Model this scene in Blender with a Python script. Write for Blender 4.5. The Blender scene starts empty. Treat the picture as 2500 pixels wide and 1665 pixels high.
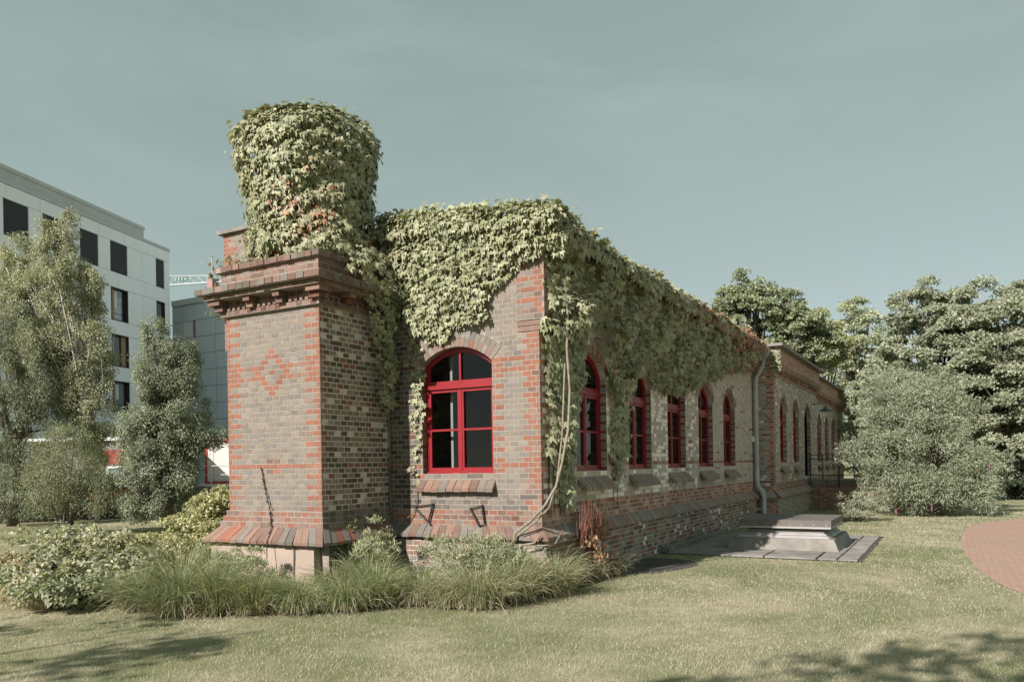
import bpy, math, random
import numpy as np
from mathutils import Matrix, Vector

rng = np.random.default_rng(11)
random.seed(11)
sc = bpy.context.scene
col = sc.collection
PI = math.pi

# ------------------------------------------------------------------ camera
CAM = np.array([5.092, -9.984, 1.75])
YAW, ROLL, FPX = -0.50839, -0.016757, 1925.5
fwd = np.array([math.sin(YAW), math.cos(YAW), 0.0])
rgt = np.array([math.cos(YAW), -math.sin(YAW), 0.0])
upv = np.array([0.0, 0.0, 1.0])
r2 = rgt * math.cos(ROLL) + upv * math.sin(ROLL)
u2 = -rgt * math.sin(ROLL) + upv * math.cos(ROLL)
cd = bpy.data.cameras.new('camera')
cam = bpy.data.objects.new('camera', cd)
col.objects.link(cam)
cam.matrix_world = Matrix(((r2[0], u2[0], -fwd[0], CAM[0]), (r2[1], u2[1], -fwd[1], CAM[1]),
                           (r2[2], u2[2], -fwd[2], CAM[2]), (0, 0, 0, 1)))
cd.sensor_width = 36.0
cd.lens = FPX / 2500 * 36
cd.shift_y = (1136 - 832.5) / 2500
cd.clip_start = 0.1
cd.clip_end = 3000
sc.camera = cam

# ------------------------------------------------------------------ light
SUN = np.array([0.265, 1.0, -0.70])             # direction the light travels
SUN_EL = math.atan2(0.70, math.hypot(0.265, 1.0))
world = bpy.data.worlds.new('World')
sc.world = world
world.use_nodes = True
wn = world.node_tree
wn.nodes.clear()
def N(nt, t, **kw):
    n = nt.nodes.new(t)
    for k, v in kw.items():
        if k in n.inputs.keys() if isinstance(k, str) else False:
            n.inputs[k].default_value = v
        else:
            setattr(n, k, v)
    return n
sky = N(wn, 'ShaderNodeTexSky', sky_type='NISHITA', sun_disc=False)
sky.sun_elevation = SUN_EL
sky.sun_rotation = PI + math.atan2(0.265, 1.0)
sky.air_density = 1.0; sky.dust_density = 0.6; sky.ozone_density = 1.0
hsv = N(wn, 'ShaderNodeHueSaturation'); hsv.inputs['Saturation'].default_value = 0.36
wn.links.new(sky.outputs[0], hsv.inputs['Color'])
# flatten the brightening towards the horizon (thin high cloud all over) and add faint wisps
base_mix = N(wn, 'ShaderNodeMix', data_type='RGBA'); base_mix.inputs[0].default_value = 0.60
base_mix.inputs[7].default_value = (2.38, 3.46, 2.98, 1)
wn.links.new(hsv.outputs[0], base_mix.inputs[6])
tc = N(wn, 'ShaderNodeTexCoord')
mp = N(wn, 'ShaderNodeMapping'); mp.inputs['Scale'].default_value = (1.6, 1.6, 6.0); mp.inputs['Rotation'].default_value = (0.25, 0.2, 0.5)
wn.links.new(tc.outputs['Generated'], mp.inputs[0])
cn = N(wn, 'ShaderNodeTexNoise'); cn.inputs['Scale'].default_value = 1.5; cn.inputs['Detail'].default_value = 7; cn.inputs['Roughness'].default_value = 0.55; cn.inputs['Distortion'].default_value = 0.6
wn.links.new(mp.outputs[0], cn.inputs['Vector'])
cr = N(wn, 'ShaderNodeMapRange'); cr.inputs[1].default_value = 0.45; cr.inputs[2].default_value = 0.85; cr.inputs[3].default_value = 0.0; cr.inputs[4].default_value = 0.75
wn.links.new(cn.outputs[0], cr.inputs[0])
cmix = N(wn, 'ShaderNodeMix', data_type='RGBA')
cmix.inputs[7].default_value = (3.3, 4.1, 3.8, 1)
wn.links.new(cr.outputs[0], cmix.inputs[0]); wn.links.new(base_mix.outputs[2], cmix.inputs[6])
bg = N(wn, 'ShaderNodeBackground'); bg.inputs['Strength'].default_value = 0.068
wn.links.new(cmix.outputs[2], bg.inputs[0])
wo = N(wn, 'ShaderNodeOutputWorld'); wn.links.new(bg.outputs[0], wo.inputs[0])

sd = bpy.data.lights.new('sun', 'SUN'); sd.energy = 4.3; sd.angle = math.radians(0.53); sd.color = (1.0, 0.92, 0.87)
so = bpy.data.objects.new('sun', sd); col.objects.link(so)
so.rotation_euler = Vector(SUN).to_track_quat('-Z', 'Y').to_euler(); so.location = (-6, -20, 20)
sc.view_settings.view_transform = 'Standard'; sc.view_settings.look = 'None'
sc.view_settings.exposure = 0.86; sc.view_settings.gamma = 1.0
try: sc.cycles.use_denoising = True
except Exception: pass
sc.cycles.max_bounces = 8; sc.cycles.diffuse_bounces = 4; sc.cycles.glossy_bounces = 3
sc.cycles.transmission_bounces = 6; sc.cycles.transparent_max_bounces = 12
sc.cycles.caustics_reflective = False; sc.cycles.caustics_refractive = False

# ------------------------------------------------------------------ materials
MATS = {}
def newmat(name):
    m = bpy.data.materials.new(name); m.use_nodes = True
    nt = m.node_tree; nt.nodes.clear()
    out = nt.nodes.new('ShaderNodeOutputMaterial')
    MATS[name] = m
    return m, nt, out
def mixrgb(nt, a, b, fac, blend='MIX'):
    n = nt.nodes.new('ShaderNodeMix'); n.data_type = 'RGBA'; n.blend_type = blend
    for i, v in ((0, fac), (6, a), (7, b)):
        if hasattr(v, 'links') or hasattr(v, 'is_linked'): nt.links.new(v, n.inputs[i])
        elif i == 0: n.inputs[0].default_value = v
        else: n.inputs[i].default_value = (*v, 1)
    return n.outputs[2]
def noise(nt, scale, detail=4, rough=0.55, coord='Object', dist=0.0, sx=None):
    t = nt.nodes.new('ShaderNodeTexCoord'); n = nt.nodes.new('ShaderNodeTexNoise')
    n.inputs['Scale'].default_value = scale; n.inputs['Detail'].default_value = detail
    n.inputs['Roughness'].default_value = rough; n.inputs['Distortion'].default_value = dist
    src = t.outputs[coord]
    if coord == 'World':
        pass
    if sx:
        mpn = nt.nodes.new('ShaderNodeMapping'); mpn.inputs['Scale'].default_value = sx
        nt.links.new(src, mpn.inputs[0]); src = mpn.outputs[0]
    nt.links.new(src, n.inputs['Vector'])
    return n.outputs[0]
def geo_noise(nt, scale, detail=4, rough=0.55, sx=None):
    g = nt.nodes.new('ShaderNodeNewGeometry'); n = nt.nodes.new('ShaderNodeTexNoise')
    n.inputs['Scale'].default_value = scale; n.inputs['Detail'].default_value = detail; n.inputs['Roughness'].default_value = rough
    src = g.outputs['Position']
    if sx:
        mpn = nt.nodes.new('ShaderNodeMapping'); mpn.inputs['Scale'].default_value = sx
        nt.links.new(src, mpn.inputs[0]); src = mpn.outputs[0]
    nt.links.new(src, n.inputs['Vector'])
    return n.outputs[0]
def ramp(nt, src, lo, hi, a=0.0, b=1.0):
    n = nt.nodes.new('ShaderNodeMapRange'); n.inputs[1].default_value = lo; n.inputs[2].default_value = hi
    n.inputs[3].default_value = a; n.inputs[4].default_value = b
    nt.links.new(src, n.inputs[0]); return n.outputs[0]
def bump(nt, src, strength, distance):
    b = nt.nodes.new('ShaderNodeBump'); b.inputs['Strength'].default_value = strength; b.inputs['Distance'].default_value = distance
    nt.links.new(src, b.inputs['Height']); return b.outputs[0]
def principled(nt, out, color, rough=0.8, metallic=0.0, normal=None, spec=0.3):
    p = nt.nodes.new('ShaderNodeBsdfPrincipled')
    if isinstance(color, tuple): p.inputs['Base Color'].default_value = (*color, 1)
    else: nt.links.new(color, p.inputs['Base Color'])
    if isinstance(rough, float): p.inputs['Roughness'].default_value = rough
    else: nt.links.new(rough, p.inputs['Roughness'])
    p.inputs['Metallic'].default_value = metallic
    p.inputs['Specular IOR Level'].default_value = spec
    if normal is not None: nt.links.new(normal, p.inputs['Normal'])
    nt.links.new(p.outputs[0], out.inputs[0]); return p
def plain(name, c, rough=0.7, var=0.12, scale=6.0, metallic=0.0, bumpd=0.0, c2=None, spec=0.3, lo=0.35, hi=0.65, streak=None):
    m, nt, out = newmat(name)
    nz = geo_noise(nt, scale, 5, 0.6, streak)
    c2 = c2 or tuple(x * (1 - var * 2.2) for x in c)
    cc = mixrgb(nt, c, c2, ramp(nt, nz, lo, hi))
    nrm = bump(nt, geo_noise(nt, scale * 9, 3), 0.5, bumpd) if bumpd else None
    principled(nt, out, cc, rough, metallic, nrm, spec); return m
def attr_mat(name, rough=0.9, mott=0.25, nscale=45.0, bumpd=0.004, spec=0.25, stain=0.0):
    m, nt, out = newmat(name)
    a = nt.nodes.new('ShaderNodeAttribute'); a.attribute_name = 'Col'
    n1 = ramp(nt, geo_noise(nt, nscale, 4, 0.65), 0.3, 0.7, 1 - mott, 1 + mott)
    c = mixrgb(nt, a.outputs['Color'], (1, 1, 1), 0.0)
    mul = nt.nodes.new('ShaderNodeVectorMath'); mul.operation = 'SCALE'
    nt.links.new(c, mul.inputs[0]); nt.links.new(n1, mul.inputs['Scale'])
    cc = mul.outputs[0]
    if stain:   # pale lime bloom and grey grime in their own blotches
        cc = mixrgb(nt, cc, (0.38, 0.335, 0.28), ramp(nt, geo_noise(nt, 3.1, 6, 0.7), 0.5, 0.78, 0, stain))
        cc = mixrgb(nt, cc, (0.09, 0.085, 0.075), ramp(nt, geo_noise(nt, 2.2, 6, 0.7, (1, 1, 0.6)), 0.56, 0.8, 0, stain * 1.1))
    nrm = bump(nt, geo_noise(nt, nscale * 2.5, 3), 0.6, bumpd)
    principled(nt, out, cc, rough, 0.0, nrm, spec); return m
def leaf_mat(name, trans=0.35, rough=0.55, spec=0.25):
    m, nt, out = newmat(name)
    a = nt.nodes.new('ShaderNodeAttribute'); a.attribute_name = 'Col'
    p = nt.nodes.new('ShaderNodeBsdfPrincipled'); p.inputs['Roughness'].default_value = rough
    p.inputs['Specular IOR Level'].default_value = spec
    nt.links.new(a.outputs['Color'], p.inputs['Base Color'])
    tr = nt.nodes.new('ShaderNodeBsdfTranslucent')
    tcol = mixrgb(nt, a.outputs['Color'], (1.25, 1.2, 0.6), 1.0, 'MULTIPLY')
    nt.links.new(tcol, tr.inputs[0])
    mx = nt.nodes.new('ShaderNodeMixShader'); mx.inputs[0].default_value = trans
    nt.links.new(p.outputs[0], mx.inputs[1]); nt.links.new(tr.outputs[0], mx.inputs[2]); nt.links.new(mx.outputs[0], out.inputs[0])
    return m
attr_mat('brick', mott=0.16, stain=0.2, bumpd=0.0015)
attr_mat('brick_far', stain=0.2, bumpd=0.002)
plain('mortar', (0.325, 0.284, 0.246), 0.95, 0.14, 14, bumpd=0.004)
plain('mortar_side', (0.57, 0.53, 0.475), 0.95, 0.16, 9, bumpd=0.004)  # copy of the front mortar, lightened in colour to lift the shaded walls
plain('mortar_pale', (0.62, 0.55, 0.47), 0.95, 0.12, 9, bumpd=0.003)  # lightest mortar copy, brightened so the joints show on the shaded pier side
plain('plaster', (0.38, 0.31, 0.25), 0.9, 0.06, 3.0, bumpd=0.001)
plain('concrete', (0.25, 0.235, 0.205), 0.9, 0.17, 3.4, bumpd=0.006)
plain('slab', (0.27, 0.25, 0.225), 0.88, 0.18, 2.4, bumpd=0.004)
plain('dark_slab', (0.085, 0.08, 0.072), 0.85, 0.2, 3.0, bumpd=0.004)
plain('red_paint', (0.25, 0.014, 0.019), 0.38, 0.06, 5, spec=0.45)
plain('iron', (0.028, 0.026, 0.025), 0.6, 0.2, 30)
plain('rust_rail', (0.09, 0.05, 0.045), 0.7, 0.2, 20)
plain('zinc', (0.46, 0.465, 0.455), 0.5, 0.1, 3.5)
plain('white_box', (0.75, 0.75, 0.74), 0.5, 0.03, 5)
plain('lid_brown', (0.155, 0.137, 0.125), 0.62, 0.1, 3)
plain('aluminium', (0.42, 0.41, 0.39), 0.5, 0.12, 3.0, metallic=0.25, streak=(1, 1, 14))
plain('corten', (0.125, 0.07, 0.034), 0.85, 0.2, 9, bumpd=0.002)
plain('roof_felt', (0.075, 0.075, 0.08), 0.85, 0.15, 3)
plain('interior', (0.055, 0.05, 0.046), 0.9, 0.1, 2)
plain('curtain', (0.4, 0.39, 0.38), 0.8, 0.04, 4)
plain('soil', (0.15, 0.125, 0.085), 0.95, 0.25, 7, bumpd=0.02)
plain('bark', (0.17, 0.145, 0.115), 0.9, 0.25, 12, bumpd=0.01)
plain('vine_bark', (0.30, 0.26, 0.2), 0.9, 0.18, 16, bumpd=0.004)
plain('dark_bark', (0.05, 0.042, 0.035), 0.9, 0.2, 20)
plain('birch_bark', (0.55, 0.53, 0.49), 0.8, 0.0, 9, c2=(0.12, 0.11, 0.10), lo=0.5, hi=0.7, streak=(1, 1, 5))
plain('peeling_wood', (0.62, 0.60, 0.575), 0.85, 0.0, 14, c2=(0.3, 0.17, 0.13), lo=0.5, hi=0.66, streak=(1, 1, 0.3))
plain('white_panel', (0.86, 0.90, 0.93), 0.55, 0.02, 0.5)
plain('grey_panel', (0.50, 0.56, 0.60), 0.5, 0.04, 0.6, streak=(1, 1, 0.2))
plain('parapet_metal', (0.52, 0.55, 0.55), 0.45, 0.05, 0.8)
plain('joint', (0.20, 0.22, 0.23), 0.8, 0.03, 1)
plain('louvre_black', (0.03, 0.03, 0.034), 0.5, 0.05, 1)
plain('louvre_slat', (0.075, 0.078, 0.085), 0.4, 0.05, 1)
plain('dark_frame', (0.035, 0.038, 0.04), 0.5, 0.05, 1)
plain('wood_panel', (0.33, 0.235, 0.155), 0.7, 0.12, 1.5, streak=(1, 1, 0.1))
plain('blind_white', (0.66, 0.67, 0.66), 0.7, 0.03, 1)
plain('crane_grey', (0.42, 0.46, 0.47), 0.6, 0.06, 0.5)
plain('crane_red', (0.36, 0.21, 0.20), 0.6, 0.08, 0.5)
plain('sign_green', (0.055, 0.16, 0.15), 0.6, 0.03, 1)
plain('sign_white', (0.7, 0.75, 0.73), 0.6, 0.02, 1)
plain('container_red', (0.46, 0.055, 0.07), 0.5, 0.05, 1)
plain('container_white', (0.66, 0.61, 0.575), 0.55, 0.03, 1)
plain('rail_grey', (0.42, 0.43, 0.43), 0.5, 0.05, 3, metallic=0.3)
plain('red_wall', (0.30, 0.07, 0.055), 0.8, 0.12, 2)
plain('lamp_green', (0.055, 0.085, 0.085), 0.45, 0.06, 5)
plain('tile_red', (0.30, 0.14, 0.09), 0.85, 0.2, 6)
leaf_mat('ivy_leaf', 0.22, 0.45, 0.35)
leaf_mat('leaf', 0.3, 0.45, 0.45)
leaf_mat('grass_blade', 0.3, 0.5, 0.35)
attr_mat('dry', 0.9, 0.2, 30, 0.001)
m, nt, out = newmat('glass')
tr = nt.nodes.new('ShaderNodeBsdfTransparent'); tr.inputs[0].default_value = (0.78, 0.82, 0.82, 1)
gl = nt.nodes.new('ShaderNodeBsdfGlossy'); gl.inputs['Roughness'].default_value = 0.015
fr = nt.nodes.new('ShaderNodeFresnel'); fr.inputs[0].default_value = 1.5
mx = nt.nodes.new('ShaderNodeMixShader'); nt.links.new(fr.outputs[0], mx.inputs[0])
nt.links.new(tr.outputs[0], mx.inputs[1]); nt.links.new(gl.outputs[0], mx.inputs[2]); nt.links.new(mx.outputs[0], out.inputs[0])
m, nt, out = newmat('office_glass')
principled(nt, out, (0.16, 0.21, 0.215), 0.06, 0.0, None, 0.8)
# lawn ground under the blades
m, nt, out = newmat('ground')
c = mixrgb(nt, (0.19, 0.20, 0.105), (0.38, 0.34, 0.235), ramp(nt, geo_noise(nt, 0.55, 5, 0.6), 0.4, 0.62))
c = mixrgb(nt, c, (0.12, 0.13, 0.055), ramp(nt, geo_noise(nt, 2.3, 5, 0.65), 0.5, 0.75, 0, 0.7))
c = mixrgb(nt, c, (0.09, 0.095, 0.045), ramp(nt, geo_noise(nt, 60, 3, 0.6), 0.45, 0.7, 0, 0.6))
principled(nt, out, c, 0.95, 0.0, bump(nt, geo_noise(nt, 70, 3), 0.7, 0.02), 0.1)
# clinker path
m, nt, out = newmat('path_clinker')
g = nt.nodes.new('ShaderNodeNewGeometry')
bt = nt.nodes.new('ShaderNodeTexBrick'); nt.links.new(g.outputs['Position'], bt.inputs['Vector'])
bt.inputs['Color1'].default_value = (0.38, 0.245, 0.19, 1); bt.inputs['Color2'].default_value = (0.34, 0.22, 0.17, 1); bt.inputs['Mortar'].default_value = (0.22, 0.165, 0.125, 1)
bt.inputs['Scale'].default_value = 1.0; bt.inputs['Brick Width'].default_value = 0.21; bt.inputs['Row Height'].default_value = 0.105; bt.inputs['Mortar Size'].default_value = 0.008
c = mixrgb(nt, bt.outputs[0], (0.33, 0.25, 0.19), ramp(nt, geo_noise(nt, 1.3, 5), 0.45, 0.75, 0, 0.6))
c = mixrgb(nt, c, (0.24, 0.2, 0.14), ramp(nt, geo_noise(nt, 0.5, 6, 0.7), 0.5, 0.75, 0, 0.55))
principled(nt, out, c, 0.9, 0.0, None, 0.2)

# ------------------------------------------------------------------ mesh helpers
def A(*x): return np.array(x, float)
def wloc(o):
    p = np.zeros(3)
    while o is not None:
        p += np.array(o.location); o = o.parent
    return p
def link(name, me, mat, parent=None, center=False, kind=None, label=None):
    o = bpy.data.objects.new(name, me); col.objects.link(o)
    if mat: me.materials.append(MATS[mat])
    if parent is not None: o.parent = parent
    if kind: o['kind'] = kind
    if label: o['label'] = label
    return o
def mesh(name, V, F, mat, parent=None, C=None, center=False, kind=None, label=None, smooth=False):
    V = np.asarray(V, float)
    base = wloc(parent) if parent is not None else np.zeros(3)
    loc = V.mean(0) - base if center else np.zeros(3)
    Vl = V - base - loc
    me = bpy.data.meshes.new(name)
    if isinstance(F, np.ndarray):
        n, k = F.shape
        me.vertices.add(len(Vl)); me.vertices.foreach_set('co', Vl.ravel())
        me.loops.add(n * k); me.loops.foreach_set('vertex_index', F.astype(np.int32).ravel())
        me.polygons.add(n); me.polygons.foreach_set('loop_start', np.arange(n, dtype=np.int32) * k)
        me.update(calc_edges=True)
        if k == 4: me.shade_flat()
    else:
        me.from_pydata([tuple(v) for v in Vl], [], F); me.update()
    if C is not None:
        C = np.asarray(C, float)
        at = me.attributes.new('Col', 'FLOAT_COLOR', 'POINT')
        at.data.foreach_set('color', np.c_[C, np.ones(len(C))].ravel())
    if smooth: me.polygons.foreach_set('use_smooth', [True] * len(me.polygons))
    o = link(name, me, mat, parent, center, kind, label)
    o.location = loc
    return o
def tag(o, label=None, cat=None, group=None, kind=None):
    if label: o['label'] = label
    if cat: o['category'] = cat
    if group: o['group'] = group
    if kind: o['kind'] = kind
    return o
def thing(name, loc, label, cat, group=None):
    o = bpy.data.objects.new(name, None); col.objects.link(o); o.location = tuple(loc)
    o.empty_display_size = 0.2
    return tag(o, label, cat, group)

class MB:
    def __init__(s): s.V = []; s.F = []; s.C = []; s.n = 0
    def add(s, V, F, c=None):
        V = np.asarray(V, float)
        s.V.append(V); s.F += [tuple(i + s.n for i in f) for f in F]; s.n += len(V)
        s.C.append(np.tile(np.asarray(c if c is not None else (0.5, 0.5, 0.5), float), (len(V), 1)))
        return s
    def box(s, a, b, c=None):
        (x0, y0, z0), (x1, y1, z1) = a, b
        V = [(x0, y0, z0), (x1, y0, z0), (x1, y1, z0), (x0, y1, z0), (x0, y0, z1), (x1, y0, z1), (x1, y1, z1), (x0, y1, z1)]
        return s.add(V, [(3, 2, 1, 0), (4, 5, 6, 7), (0, 1, 5, 4), (1, 2, 6, 5), (2, 3, 7, 6), (3, 0, 4, 7)], c)
    def hexa(s, P, c=None):     # 8 points: bottom 4 then top 4
        return s.add(P, [(3, 2, 1, 0), (4, 5, 6, 7), (0, 1, 5, 4), (1, 2, 6, 5), (2, 3, 7, 6), (3, 0, 4, 7)], c)
    def prism(s, front, back, c=None):   # two loops of equal length
        n = len(front)
        F = [tuple(range(n)), tuple(range(2 * n - 1, n - 1, -1))] + [(i, i + n, (i + 1) % n + n, (i + 1) % n) for i in range(n)]
        return s.add(np.vstack([front, back]), F, c)
    def quad(s, a, b, c, d, colr=None): return s.add([a, b, c, d], [(0, 1, 2, 3)], colr)
    def tube(s, pts, rad, n=8, c=None, cap=True):
        pts = [np.asarray(p, float) for p in pts]
        if not hasattr(rad, '__len__'): rad = [rad] * len(pts)
        V = []; prev = None
        for i, p in enumerate(pts):
            d = pts[min(i + 1, len(pts) - 1)] - pts[max(i - 1, 0)]
            d = d / (np.linalg.norm(d) + 1e-9)
            if prev is None:
                h = A(0, 0, 1) if abs(d[2]) < 0.9 else A(1, 0, 0)
                e1 = np.cross(d, h)
            else: e1 = prev - d * (prev @ d)
            e1 = e1 / (np.linalg.norm(e1) + 1e-9); prev = e1
            e2 = np.cross(d, e1)
            for k in range(n):
                t = 2 * PI * k / n
                V.append(p + rad[i] * (math.cos(t) * e1 + math.sin(t) * e2))
        F = []
        for i in range(len(pts) - 1):
            for k in range(n):
                F.append((i * n + k, i * n + (k + 1) % n, (i + 1) * n + (k + 1) % n, (i + 1) * n + k))
        if cap: F += [tuple(range(n - 1, -1, -1)), tuple((len(pts) - 1) * n + k for k in range(n))]
        return s.add(V, F, c)
    def build(s, name, mat, parent=None, col=False, **kw):
        return mesh(name, np.vstack(s.V), s.F, mat, parent, np.vstack(s.C) if col else None, **kw)

class Fr:      # wall frame: a along the wall, z up, c outwards
    def __init__(s, o, u, n): s.o = A(*o); s.u = A(*u); s.n = A(*n)
    def P(s, a, z, c=0.0): return s.o + s.u * a + s.n * c + A(0, 0, z)
    def box(s, mb, a0, a1, z0, z1, c0, c1, colr=None):
        return mb.hexa([s.P(a0, z0, c1), s.P(a1, z0, c1), s.P(a1, z0, c0), s.P(a0, z0, c0), s.P(a0, z1, c1), s.P(a1, z1, c1), s.P(a1, z1, c0), s.P(a0, z1, c0)], colr)
    def off(s, c): return Fr(s.o + s.n * c, s.u, s.n)

def vnoise(p, f=1.0, seed=0.0):
    """smooth pseudo noise, about -1..1"""
    p = np.asarray(p, float) * f + seed
    x, y, z = p[..., 0], p[..., 1], p[..., 2]
    return (np.sin(x * 1.7 + 1.3 * np.sin(y * 1.1 + seed)) * np.cos(y * 1.9 - 0.7 * z + 0.9 * np.sin(z * 1.3)) +
            0.5 * np.sin(x * 3.9 - y * 2.7 + seed * 2) * np.cos(z * 4.3 + x * 2.1) + 0.25 * np.sin(8.1 * x + 6.7 * y - 7.3 * z)) / 1.5
def nrmz(v): return v / (np.linalg.norm(v, axis=-1, keepdims=True) + 1e-9)
def proj(p):
    q = np.asarray(p, float) - CAM
    d = q @ fwd
    return np.stack([1250 + FPX * (q @ r2) / d, 1136 - FPX * (q @ u2) / d, d], -1)

# leaf templates: (verts, tris); y runs from the stalk to the tip, z is the upper side
T_DIA = (A(0, 0, 0, .34, .45, .06, 0, 1, -.04, -.34, .45, .06).reshape(-1, 3), np.array([(0, 1, 2), (0, 2, 3)]))
T_LAN = (A(0, 0, 0, .11, .4, .03, 0, 1, -.10, -.11, .4, .03).reshape(-1, 3), np.array([(0, 1, 2), (0, 2, 3)]))
T_IVY = (A(0, 0, 0, .40, -.10, -.03, .54, .56, -.14, .19, .44, .02, 0, 1.08, -.18, -.19, .44, .02, -.54, .56, -.14, -.40, -.10, -.03, 0, .36, .06).reshape(-1, 3),
         np.array([(0, 1, 8), (1, 2, 8), (2, 3, 8), (3, 4, 8), (4, 5, 8), (5, 6, 8), (6, 7, 8), (7, 0, 8)]))
T_OVL = (A(0, 0, 0, .26, .22, .05, .32, .52, .05, 0, 1, -.08, -.32, .52, .05, -.26, .22, .05, 0, .5, 0).reshape(-1, 3),
         np.array([(0, 1, 6), (1, 2, 6), (2, 3, 6), (3, 4, 6), (4, 5, 6), (5, 0, 6)]))
def scatter(T, pos, Y, Z, size, C):
    tv, tf = T
    Y = nrmz(Y); X = nrmz(np.cross(Y, Z)); Zn = np.cross(X, Y)
    s = np.asarray(size).reshape(-1, 1, 1)
    V = pos[:, None, :] + s * (tv[None, :, 0:1] * X[:, None, :] + tv[None, :, 1:2] * Y[:, None, :] + tv[None, :, 2:3] * Zn[:, None, :])
    k = len(tv); n = len(pos)
    F = tf[None] + (np.arange(n) * k)[:, None, None]
    return V.reshape(-1, 3), F.reshape(-1, 3), np.repeat(C, k, axis=0)
# ------------------------------------------------------------------ ground, path, patio
S = 900.0
g = mesh('ground', [(-S, -S, 0), (S, -S, 0), (S, S, 0), (-S, S, 0)], [(0, 1, 2, 3)], 'ground'); g['kind'] = 'structure'
PATH = [(9.5, -4.0), (7.4, -1.2), (6.55, 0.3), (5.98, 1.5), (5.62, 2.9), (5.42, 4.4), (5.30, 6.2), (5.24, 8.2), (5.26, 10.4), (5.38, 12.6), (5.75, 14.6), (6.8, 16.6), (9.0, 18.0), (30, 20.5), (30, -4.0)]
pp = mesh('path', [(x, y, 0.006) for x, y in PATH], [tuple(range(len(PATH)))], 'path_clinker'); pp['kind'] = 'structure'
# raised planting bed in front of the gable: a low mound of soil
BED = [(0.42, 1.75), (0.42, 0.2), (0.30, -1.2), (-0.4, -1.75), (-1.6, -2.35), (-2.9, -3.2), (-4.2, -3.7), (-5.4, -3.95), (-7.2, -3.8), (-8.2, -3.0), (-8.0, -1.5), (-6.2, -0.6), (-4.8, 0.4), (-0.2, 0.6)]
bx = np.array(BED); bc = bx.mean(0)
V = [(x, y, -0.02) for x, y in BED] + [(bc[0] + (x - bc[0]) * .88, bc[1] + (y - bc[1]) * .80, 0.14) for x, y in BED] + [(bc[0], bc[1], 0.16)]
n = len(BED)
F = [(i, i + n, (i + 1) % n + n, (i + 1) % n)[::-1] for i in range(n)] + [(i + n, (i + 1) % n + n, 2 * n) for i in range(n)]
bd = mesh('planting_bed', V, F, 'soil'); bd['kind'] = 'structure'
# patio of slabs between side wall and hatch
pat = mesh('patio', [(0.12, 4.62, 0.012), (3.74, 4.62, 0.012), (3.74, 9.6, 0.012), (0.12, 9.6, 0.012)], [(0, 1, 2, 3)], 'dark_slab'); pat['kind'] = 'structure'
ys = [4.66, 5.9, 7.1, 8.3, 9.55]; xs = [0.3, 1.2, 2.1, 3.0, 3.7]
for i in range(4):
    for j in range(4):
        x0, x1, y0, y1 = xs[i] + .012, xs[i + 1] - .012, ys[j] + .012, ys[j + 1] - .012
        mb = MB(); t = 0.035 + 0.006 * random.random()
        if i == 3:   # the outer row is broken small setts with gaps
            for q in range(4):
                for s_ in range(2):
                    xa = x0 + (x1 - x0) * s_ / 2; xb = x0 + (x1 - x0) * (s_ + 1) / 2 - .02; ya = y0 + (y1 - y0) * q / 4; yb = y0 + (y1 - y0) * (q + 1) / 4 - .02
                    mb = MB(); t = 0.026 + .012 * random.random()
                    mb.hexa([(xa, ya, 0), (xb, ya, 0), (xb, yb, 0), (xa, yb, 0), (xa + .01, ya + .01, t), (xb - .01, ya + .01, t), (xb - .01, yb - .01, t), (xa + .01, yb - .01, t)])
                    mb.build('sett', 'slab', pat, center=True)
        else:
            mb.hexa([(x0, y0, 0), (x1, y0, 0), (x1, y1, 0), (x0, y1, 0), (x0 + .008, y0 + .008, t), (x1 - .008, y0 + .008, t), (x1 - .008, y1 - .008, t), (x0 + .008, y1 - .008, t)])
            mb.build('slab', 'slab', pat, center=True)
k = MB(); k.box((0.10, 4.9, 0), (0.27, 9.2, 0.10)); k.build('kerb', 'concrete', pat)
# worn dark apron with a rounded end in front of the wall
ap = [(0.14, 1.85), (0.62, 1.75), (1.0, 2.1), (1.22, 2.7), (1.3, 3.3), (1.1, 3.75), (0.7, 3.95), (0.14, 3.9)]
o = mesh('pavement', [(x, y, 0.008) for x, y in ap] + [(x, y, -.03) for x, y in ap], [tuple(range(8))] + [(i, i + 8, (i + 1) % 8 + 8, (i + 1) % 8) for i in range(8)], 'dark_slab'); o['kind'] = 'structure'

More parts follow.
